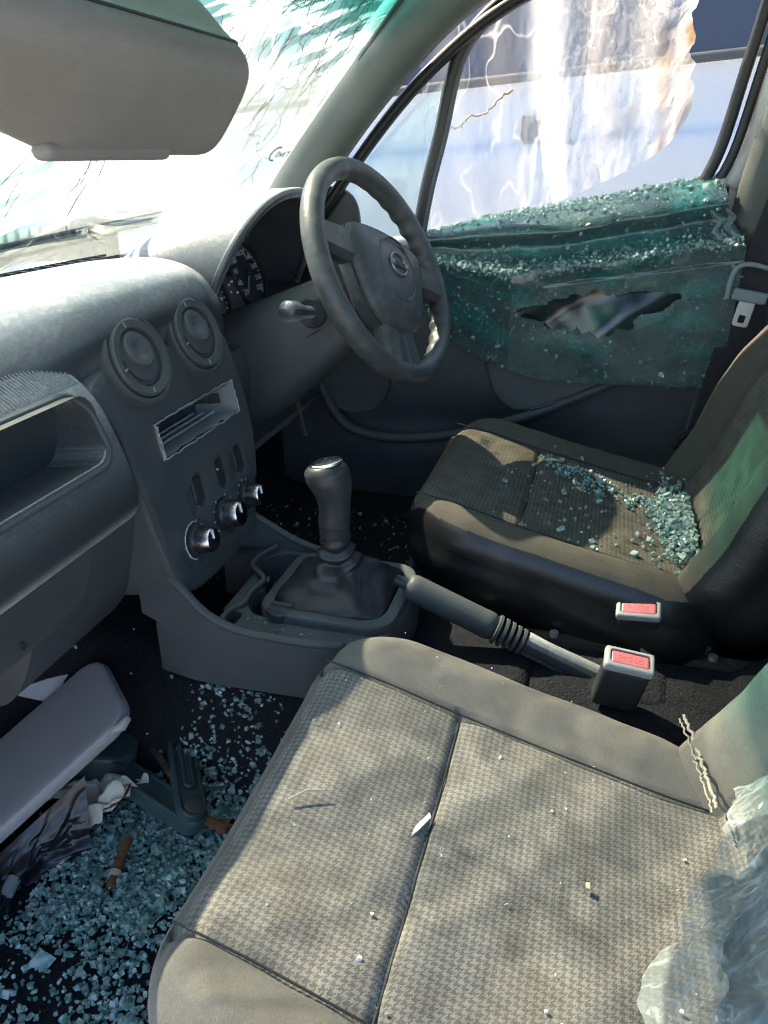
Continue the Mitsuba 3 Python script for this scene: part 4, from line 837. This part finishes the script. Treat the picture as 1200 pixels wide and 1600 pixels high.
obj('console_glass', crumbs(cpts, .0009, r3), 'shard_glass', label='fine glass grit sprinkled in the centre tray', cat='broken glass', kind='stuff')
dpts = np.array([(x, y, FLOOR(x, y) + .003) for x, y in np.stack([r3.uniform(.15, .60, 420), r3.uniform(.12, .55, 420)], -1)])
obj('driver_floor_glass', crumbs(dpts, .0015, r3), 'shard_glass', label='sparse glass crumbs on the far dark footwell', cat='broken glass', kind='stuff')
tw = [tube([(x, y, FLOOR(x, y) + .004), (x + .03 * math.cos(a), y + .03 * math.sin(a), FLOOR(x, y) + .008)], .0009, 4) for x, y, a in zip(r3.uniform(.2, .55, 26), r3.uniform(.15, .5, 26), r3.uniform(0, 6.3, 26))]
obj('driver_floor_straw', cat(*tw), 'straw', label='bits of dry straw on the far footwell', cat='straw', kind='stuff')
# granules that cling to the sagging window
gi = []
for k in range(22000):
    i, j = r3.integers(NU), r3.integers(NV)
    v = fv[j]; w = .95 * np.exp(-((v - .09) / .06) ** 2) + .95 * np.exp(-((v - .40) / .035) ** 2) + .045
    if r3.random() < w and not patch[i, j]: gi.append(F3[i, j] + A(-.0015, 0, .0010) + r3.normal(0, .0012, 3))
obj('granule', crumbs(np.array(gi), .0013, r3, .5), 'shard_glass', film, kind='stuff', label='pale green granules along the folds')

# ------------------------------------------------------------------ belts and buckles
belt = thing('seat_belt', 'black seat belt hanging by the far door pillar with its metal tongue', 'seat belt')
bp_ = spl([(.600, -.385, .93), (.618, -.355, .80), (.630, -.335, .68), (.632, -.318, .56), (.630, -.305, .46), (.62, -.29, .36)], 60)
obj('webbing', cat(grid(np.array([[p + A(0, w, .3 * w) for w in (-.030, .030)] for p in bp_])), grid(np.array([[p + A(.0014, w, .3 * w) for w in (.030, -.030)] for p in bp_]))), 'belt_web', belt, smooth=True)
tg = frame(A(.622, -.326, .655), A(0, -1, -.15) / math.hypot(1, .15), A(0, -.15, 1) / math.hypot(1, .15), A(-1, 0, 0))
obj('tongue', xf(tm(mani(slab(rrect(.026, .046, .005, (0, -.022)), .003, .0008)) - prism(rrect(.011, .013, .002, (0, -.032)), -1, 1)), tg), 'tongue_metal', belt, smooth=30)
obj('tongue_grip', xf(rbox((.056, .020, .011), .0045), tg @ TL(0, .006, .002)), 'grey_plastic', belt, smooth=40)
obj('guide_loop', tube(spl([(.618, -.292, .655), (.616, -.296, .70), (.616, -.31, .712), (.616, -.35, .706)], 30), .0042, 8), 'grey_plastic', belt, smooth=True)
obj('anchor_strap', cat(*[tube(spl([(.585 - .012 * k, -.245, .40), (.575 - .012 * k, -.262, .43), (.57, -.285, .42)], 20), .007, 8, squash=(1, .35)) for k in range(2)]), 'belt_web', belt, smooth=True)
def buckle(label, O, lean, press):
    b = thing('seat_belt_buckle', label, 'seat belt buckle', 'seat belt buckles between the seats')
    Zb = unit(A(*lean)); Yb = unit(A(0, 1, 0) - Zb * Zb[1]); Xb = np.cross(Yb, Zb); M = frame(A(*O), Xb, Yb, Zb)
    obj('body', xf(rbox((.026, .052, .072), .006, (0, 0, -.040)), M), 'smooth_black', b, smooth=40)
    obj('frame', xf(tm(mani(rbox((.0285, .0545, .013), .004, (0, 0, .0005))) - prism(rrect(.019, .044, .004), -.1, .1)), M), 'clear_white', b, smooth=40)
    bt = obj('button', xf(rbox((.0175, .042, .012), .003, (-.0005, 0, .0005)), M), 'red_plastic', b, smooth=40)
    t = meshkit.text_mesh('PRESS', .0065, .0004, bold=True); t.apply_translation(-t.bounds.mean(0))
    obj('lettering', xf(t, M @ frame(A(-.0005, 0, .0067), A(0, -1, 0), A(1, 0, 0), A(0, 0, 1))), 'red_plastic', bt)
    obj('stalk', xf(cat(rbox((.008, .036, .09), .003, (0, -.004, -.11))), M), 'dark_metal', b, smooth=40)
    return M
buckle('red buttoned belt buckle standing against the far black seat side', (.070, -.180, .356), (-.42, .12, .9), 1)
buckle('sun bleached belt buckle with pale button beside the near cushion', (-.062, -.166, .366), (-.30, -.12, .94), 1)
bk = obj('belt_anchor', cat(xf(rbox((.006, .04, .12), .002), frame(A(.085, -.225, .27), [1, 0, 0], unit(A(0, .8, .6)), unit(A(0, -.6, .8))))), 'dark_metal', d_seat, smooth=35)
obj('anchor_bolt', cyl(.011, .012, frame(A(.078, -.20, .300), [0, 1, 0], [0, 0, 1], [1, 0, 0]) @ np.diag([1, 1, -1, 1.]), 6), 'steel', bk)
obj('spring_wire', tube(spl([(.08, -.135, .262), (.075, -.155, .272), (.07, -.172, .268), (.072, -.186, .285), (.07, -.192, .30)], 30), .0022, 7), 'steel', d_seat, smooth=True)
obj('rust_nut', cyl(.008, .008, TL(.075, -.150, .262), 6), 'rust', d_seat)

# ------------------------------------------------------------------ sun visor hanging from the header
vis = thing('sun_visor', 'stained beige grey sun visor hanging before the windscreen', 'sun visor')
pv = spl([(.262, .876), (.250, .879), (.232, .897), (.214, .922), (.208, .938), (.212, .952), (.226, .966), (.250, .990), (.275, 1.004), (.296, .998), (.300, .955), (.286, .908), (.272, .882)], 72, closed=True)
cv = A(.252, .938); L = []
for x in np.r_[np.linspace(-.70, -.150, 44), -.150 + .022 * (1 - (1 - np.linspace(0, 1, 26)[1:]) ** 2)]:
    t = np.clip((x + .150) / .022, 0, 1); k = max(.0, (1 - t ** 2.2)) ** (1 / 2.2); k = .50 + .50 * k if t < 1 else 0
    dzl = .06 * np.clip((-.34 - x) / .2, 0, 1) * np.clip((.93 - pv[:, 1]) / .05, 0, 1)
    q = cv + (pv - cv) * A(1, 1) * (k if t > 0 else 1)
    q[:, 1] = np.where(True, cv[1] + (pv[:, 1] - cv[1]) * (k ** .30 if t > 0 else 1), 0)
    L.append(np.c_[np.full(72, x), q[:, 0], q[:, 1] + dzl])
obj('body', grid(np.array(L), False, True), 'visor_vinyl', vis, smooth=True)
VL = np.array(L); obj('stitch_seam', tube(VL[:, 30] * 1 + A(0, 0, 0), .0012, 6) if False else tube(np.vstack([VL[:-2, 27], [VL[-3, j] for j in range(26, 4, -2)]]) + A(0, -.0004, .0002), .0013, 6), 'smooth_black', vis, smooth=True)
obj('finger_lobe', rbox((.15, .016, .012), .0055, (-.285, .256, .8785)), 'visor_vinyl', vis, smooth=40)

# ------------------------------------------------------------------ things in the passenger footwell
pdv = thing('detached_sun_visor', 'grey rounded sun visor lying loose across the passenger footwell', 'sun visor')
PX, PY, PN = unit(A(-.65, .566, -.507)), unit(A(.671, .741, -.033)), unit(A(-.357, .361, .861))
psl = slab(rrect(.36, .150, .034, (.18, .075), 10), .020, .007, both=True)
pf = frame(A(-.2045, .3852, .2879) - PN * .02, PX, PY, np.cross(PX, PY))
if np.cross(PX, PY)[2] < 0: psl = xf(psl, np.diag([1, 1, -1, 1.])); psl.invert()
obj('panel', xf(psl, pf), 'pad_vinyl', pdv, smooth=40)
pdv_p = lambda a, b: A(-.2045, .3852, .2879) + PX * a + PY * b - PN * .008
obj('pivot_peg', tube([pdv_p(.030, .006), pdv_p(.016, -.001), pdv_p(.006, .004)], [.005, .0065, .005], 12), 'clear_white', pdv, smooth=True)
jack = thing('scissor_jack', 'dark green folded scissor jack lying open on the glass', 'car jack')
def chan(a, b, w, h, n, both=True):
    a, b, n = A(*a), A(*b), unit(A(*n)); d = unit(b - a); s = np.cross(n, d); L = np.linalg.norm(b - a)
    o = np.vstack([[(w / 2 * math.cos(t), w / 2 * math.sin(t)) for t in np.linspace(math.pi, 2 * math.pi, 12)], [(w / 2 * math.cos(t), L + w / 2 * math.sin(t)) for t in np.linspace(0, math.pi, 12)]])
    m = slab(o, h, .002) ; m2 = slab(inset(ccw(o), .005), .004, .001); m2.apply_translation([0, 0, h])
    return xf(m, frame(a - n * h, s, d, n))
HJ = A(-.222, .306, .178)
def chn(a, b, w, h): 
    m = chan(a, b, w, h, (0, -.35, .94)); a, b, n = A(*a), A(*b), unit(A(0, -.35, .94)); d = unit(b - a); q = np.cross(n, d); L = np.linalg.norm(b - a)
    o = [a + q * (w * .42 * math.cos(t)) + d * (w * .42 * math.sin(t)) for t in np.linspace(math.pi, 2 * math.pi, 12)] + [a + q * (w * .42 * math.cos(t)) + d * (L + w * .42 * math.sin(t)) for t in np.linspace(0, math.pi, 12)]
    return cat(m, tube(np.array(o) + n * .001, .0030, 8, closed=True))
arm1 = obj('arm', chn(HJ, (-.066, .416, .185), .034, .022), 'green_paint', jack, smooth=35)
obj('rib', chn(HJ + A(.03, .02, .003), (-.085, .402, .189), .012, .004), 'green_paint', arm1, smooth=35)
obj('arm', chn(HJ + A(0, 0, -.012), (-.183, .428, .172), .034, .020), 'green_paint', jack, smooth=35)
obj('arm', chn((-.066, .416, .175), (-.05, .515, .20), .034, .020), 'green_paint', jack, smooth=35)
obj('pivot', cyl(.012, .010, frame(HJ + A(0, 0, -.004), [1, 0, 0], unit(A(0, .94, .35)), unit(A(0, -.35, .94))), 20, b=.002), 'dark_metal', jack, smooth=35)
obj('pivot', cyl(.011, .010, frame(A(-.066, .416, .178), [1, 0, 0], unit(A(0, .94, .35)), unit(A(0, -.35, .94))), 20, b=.002), 'dark_metal', jack, smooth=35)
obj('base_block', xf(slab(spl([(-.04, -.035), (.03, -.04), (.045, .0), (.035, .04), (-.03, .038), (-.045, 0)], 30, closed=True), .05, .006), frame(A(-.172, .475, .150), unit(A(.8, .6, 0)), unit(A(-.6, .8, .3)), np.cross(unit(A(.8, .6, 0)), unit(A(-.6, .8, .3))))), 'green_paint', jack, smooth=35)
obj('screw_rod', tube([A(-.070, .503, .172), A(-.132, .420, .174)], .0085, 12), 'orange_paint', jack, smooth=40, label='orange painted half of the jack rod')
obj('screw_rod', tube([A(-.132, .420, .174), A(-.205, .322, .174)], .0052, 10), 'dark_metal', jack, smooth=40)
obj('rusty_end', cat(tube([HJ + A(.004, -.012, -.02), HJ + A(.012, -.030, -.035)], .006, 10), cyl(.009, .008, frame(HJ + A(.012, -.030, -.038), [1, 0, 0], [0, 1, 0], [0, 0, 1]), 8)), 'rust', jack)
coil = [(-.140 + .014 * math.cos(t), .452 + .014 * math.sin(t), .160 + .0012 * t) for t in np.linspace(0, 24, 120)]
obj('wire_coil', tube(coil, .0011, 5), 'red_wire', label='small coil of red wire beside the jack block', cat='wire', smooth=True)
rb_ = thing('rusty_bar', 'short rusty metal bar lying on the broken glass', 'metal bar')
obj('shaft', tube([A(-.254, .378, .140), A(-.283, .371, .137), A(-.312, .364, .133)], [.0055, .006, .0055], 10), 'rust', rb_, smooth=40)
obj('bare_band', tube([A(-.295, .3683, .1353), A(-.302, .3667, .1345)], .0067, 10), 'straw', rb_, smooth=40)
# crumpled rag
ru, rv = np.meshgrid(np.linspace(-1, 1, 70), np.linspace(-1, 1, 70), indexing='ij')
rx_ = ru * .047 * (1 - .18 * np.abs(rv)) + .008 * np.sin(rv * 5); ry_ = rv * .036 + .006 * np.sin(ru * 7)
rz_ = .026 * np.abs(meshkit.fbm(np.stack([ru * 1.3, rv * 1.3, 0 * ru], -1) + 3, 3) - .5) * 2.4 + .012 * np.sin(ru * 4 + rv * 3) ** 2 + .012 * np.abs(rv)
obj('rag', grid(np.stack([-.222 + rx_ * .9 + ry_ * .3, .432 + ry_ - rx_ * .35, .140 + rz_ * 1.5], -1)), 'rag_cloth', label='crumpled cream rag in front of the jack', cat='rag', smooth=True)
obj('rag_wire', tube(spl([(-.245, .415, .168), (-.238, .398, .175), (-.212, .395, .182), (-.196, .415, .190), (-.195, .44, .19)], 40), .0016, 6), 'dark_wire', label='dark red wire looped over the cream rag', cat='wire', smooth=True)
bu, bv = np.meshgrid(np.linspace(0, 1, 90), np.linspace(0, 1, 70), indexing='ij')
nz = meshkit.fbm(np.stack([bu * 5, bv * 4, 0 * bu], -1), 4, 5) - .5; rd = np.abs(meshkit.fbm(np.stack([bu * 7, bv * 3, 0 * bu + 5], -1), 3, 8) - .5)
nl = A(-.2045, .3852, .2879) + (.085 + .275 * bu)[..., None] * PX - PN * .026
bd = nl + bv[..., None] ** .8 * np.stack([-.03 + 0 * bu, -.012 + .02 * np.sin(bu * 9), -(nl[..., 2] - .128)], -1)
bd[..., 1] += -.05 * rd * bv + .03 * nz * bv; bd[..., 0] += -.05 * rd * bv
obj('black_plastic_bag', grid(bd), 'black_polythene', label='crumpled black plastic bag under the loose visor', cat='plastic bag', smooth=True)
pc = np.array([(-.094, .600, .255), (-.0935, .536, .262), (-.158, .536, .232), (-.15, .60, .225)])
obj('paper_sheet', cat((np.array([pc[0], pc[1], pc[2], pc[3]]), np.array([[0, 1, 2], [0, 2, 3]])), (np.array([pc[0], pc[1], pc[2], pc[3]]) - A(0, 0, .0006), np.array([[2, 1, 0], [3, 2, 0]]))), 'paper', label='white paper sheet behind the loose visor', cat='paper')
obj('grey_plug', tube([A(-.338, .470, .140), A(-.356, .466, .138)], .008, 16), 'grey_plastic', label='pale grey plug in the footwell corner', cat='plug', smooth=35)
obj('dark_hose', tube(spl([(-.29, .535, .14), (-.335, .50, .15), (-.36, .475, .145), (-.40, .455, .14), (-.45, .43, .135)], 40), .007, 10), 'rubber', label='dark hose end by the grey plug', cat='hose', smooth=True)
obj('glass_splinter', xf(shard(99, .2), frame(A(-.345, .300, .135), A(.015, .006, 0), A(-.0012, .003, .0), A(0, 0, .004))), 'shard_glass', label='long pointed glass splinter on the bare carpet', cat='glass splinter')

# ------------------------------------------------------------------ litter on the near seat
def pseat_z(u, y): return float(ZC(y)) + (.020 if abs(u) > .19 else -.003)
sc = np.array([(-.004, -.016, 0), (.003, -.015, .001), (.005, 0, .0025), (.0055, .012, .001), (.001, .018, 0), (-.002, .006, .002)])
obj('paper_scrap', xf(slab(sc[:, :2] * .9, .0008, .0002), frame(A(-.335, .006, .3545), unit(A(1, .35, 0)), unit(A(-1, .35, .03)), A(0, 0, 1))), 'white_print', label='tiny white paper scrap in the near seat seam', cat='paper scrap')
obj('straw_piece', tube([A(-.365, .115, pseat_z(-.02, .115) + .003), A(-.352, .103, pseat_z(0, .11) + .005), A(-.345, .090, pseat_z(0, .10) + .003)], .0011, 6), 'straw', label='bent straw piece on the near seat front panel', cat='straw')
obj('foam_crumb', xf(SH[3], TL(-.345, -.135, .337) @ np.diag([.0032, .0028, .0028, 1])), 'straw', label='yellowish crumb in the middle of the near seat', cat='crumb')
lint = [A(x + SLANT * y, y, pseat_z(x + .35, y) + .001) for x, y in zip(r3.uniform(-.56, -.12, 90), r3.uniform(-.25, .13, 90))]
obj('seat_lint', crumbs(lint, .0007, r3), 'white_print', label='pale specks of lint and grit on the near seat', cat='grit', kind='stuff')
# clear plastic bag at the rear outer corner of the near seat
ed = spl([(-.205, -.262, .350), (-.232, -.246, .352), (-.304, -.224, .352), (-.375, -.196, .352), (-.462, -.168, .36), (-.60, -.14, .36)], 120)
bs, bt = np.meshgrid(np.linspace(0, 1, 120), np.linspace(0, 1, 90), indexing='ij')
Bp = ed[:, None, :] + bt[..., None] * A(-.01, -.20, .02) + A(0, 0, 1) * (.075 * np.sin(np.minimum(1, bt * 1.1) * 2.2) * (0.35 + .65 * bs))[..., None]
n1 = np.abs(meshkit.fbm(np.stack([bs * 5 + bt * 2, bt * 2.6 - bs, 0 * bs], -1), 4, 2) - .5) * 2.6; n2 = meshkit.fbm(np.stack([bs * 15, bt * 9, 0 * bs + 4], -1), 3, 9) - .5
tp = np.minimum(1, bt * 5)
Bp[..., 2] += (.075 * (.5 - n1) + .013 * n2) * tp; Bp[..., 1] += (.03 * (n1 - .4) + .006 * n2); Bp[..., 0] += .006 * n2
obj('clear_plastic_bag', grid(Bp), 'bag_polythene', uv=np.stack([bs, bt], -1).reshape(-1, 2), label='crumpled translucent plastic bag on the rear corner of the near seat', cat='plastic bag')

# ------------------------------------------------------------------ outside the far window
su, sv = np.meshgrid(np.linspace(0, 1, 220), np.linspace(0, 1, 160), indexing='ij')
sy = .262 - .46 * su; zb_ = PchipInterpolator([0, .09, .5, .68, .94, 1.0], [.735, .752, .792, .825, .895, .945])(su)
sz = zb_ + (1.16 - zb_) * sv; syy = sy + .016 * (meshkit.fbm(np.stack([sv * 13, 0 * sv, 0 * sv], -1), 3, 1) - .5) * np.clip((su - .8) / .2, 0, 1) + .03 * (sv - .5) * (1 - su) + .05 * sv * np.clip(su - .45, 0, 1)
f1 = np.sin(su * 34 + 2.5 * np.sin(sv * 2.2)) * .010 * (.4 + .6 * sv); f2 = np.abs(meshkit.fbm(np.stack([su * 9, sv * 2.0, 0 * su], -1), 4, 4) - .5) * .022 * np.clip(su * 2.2, .2, 1); f3 = (meshkit.fbm(np.stack([su * 26, sv * 12, 0 * su + 2], -1), 2, 4) - .5) * .003
obj('plastic_sheet', grid(np.stack([.745 - .10 * sv ** 2 * .9 + f1 + f2 + f3, syy, sz], -1)), 'clear_polythene', uv=np.stack([su, sv], -1).reshape(-1, 2), label='torn clear plastic sheet stained brown hanging in the far window', cat='plastic sheet')
tn = spl([(.70, .225, .905), (.70, .20, .918), (.705, .185, .922), (.70, .175, .935), (.705, .15, .94), (.70, .12, .965), (.70, .10, .975)], 50)
obj('torn_strip', tube(tn + .0016 * np.random.default_rng(2).normal(size=(50, 3)), np.linspace(.0006, .0022, 50), 6), 'wrap_brown', label='narrow brown torn edge of plastic by the window divider', cat='plastic strip', smooth=True)
su2, sv2 = np.meshgrid(np.linspace(0, 1, 30), np.linspace(0, 1, 60), indexing='ij')
obj('plastic_shred', grid(np.stack([.655 + .012 * np.sin(su2 * 9 + sv2 * 5) - .03 * sv2, -.238 - .028 * (su2 - .5) - .05 * sv2 + .006 * np.sin(sv2 * 20), .830 - .10 * sv2 + .01 * su2], -1)), 'wrap_polythene', label='shred of clear film clinging to the window corner', cat='plastic shred', smooth=True)
van = thing('white_van', 'white van parked close beside the far door', 'van')
by_ = np.linspace(-3, 3, 120); belt_z = lambda y: 1.099 - .078 * y
prof_v = [(0.0, 1.0), (.012, .985), (.012, .86), (-.004, .84), (-.002, .55), (.0, .30), (.04, .12)]
V3 = np.array([[(1.90 + dx_ , y, .0 + k * belt_z(y) - (1 - k) * .10) for dx_, k in spl(prof_v, 60)] for y in by_])
obj('body_side', grid(V3), 'van_paint', van, smooth=True)
obj('window_band', grid(np.array([[(1.925 + .16 * t, y, belt_z(y) + .02 + .42 * t) for t in (0, 1)] for y in by_])), 'dark_glass', van, smooth=True)
obj('waist_moulding', tube([(1.905, y, belt_z(y) + .008) for y in by_], .014, 8), 'dark_plastic', van, smooth=True)
obj('roof', grid(np.array([[(2.08 + .5 * t, y, belt_z(y) + .44 + .10 * math.sin(t * 1.5)) for t in np.linspace(0, 1, 8)] for y in by_])), 'van_paint', van, smooth=True)
for y in (-.95, 1.05): obj('door_pillar', tube([(1.918, y, belt_z(y) + .01), (2.075, y, belt_z(y) + .44)], .03, 8), 'van_paint', van, smooth=True)
hd_ = obj('door_handle', rbox((.02, .10, .022), .006, (1.888, .165, .972)), 'smooth_black', van, smooth=40)
obj('handle_recess', rbox((.012, .105, .075), .005, (1.900, .165, .945)), 'trim_dark', hd_, smooth=40)
lt_ = meshkit.text_mesh('N11E', .016, .0006, bold=True)
obj('lettering', xf(lt_, frame(A(1.8955, .20, 1.040), [0, -1, 0], [0, 0, 1], [-1, 0, 0])), 'letter_grey', van)
for y in (-1.9, 1.95): 
    w = obj('wheel', lathe([(0, -.08), (.30, -.08), (.33, -.05), (.33, .05), (.30, .08), (0, .08)], frame(A(1.97, y, -.09), [0, 1, 0], [0, 0, 1], [1, 0, 0]), 40), 'rubber', van, smooth=35)
    obj('rim', lathe([(0, .02), (.17, .01), (.20, .03)], frame(A(1.90, y, -.09), [0, 1, 0], [0, 0, 1], [-1, 0, 0]), 40), 'grey_plastic', w, smooth=35)
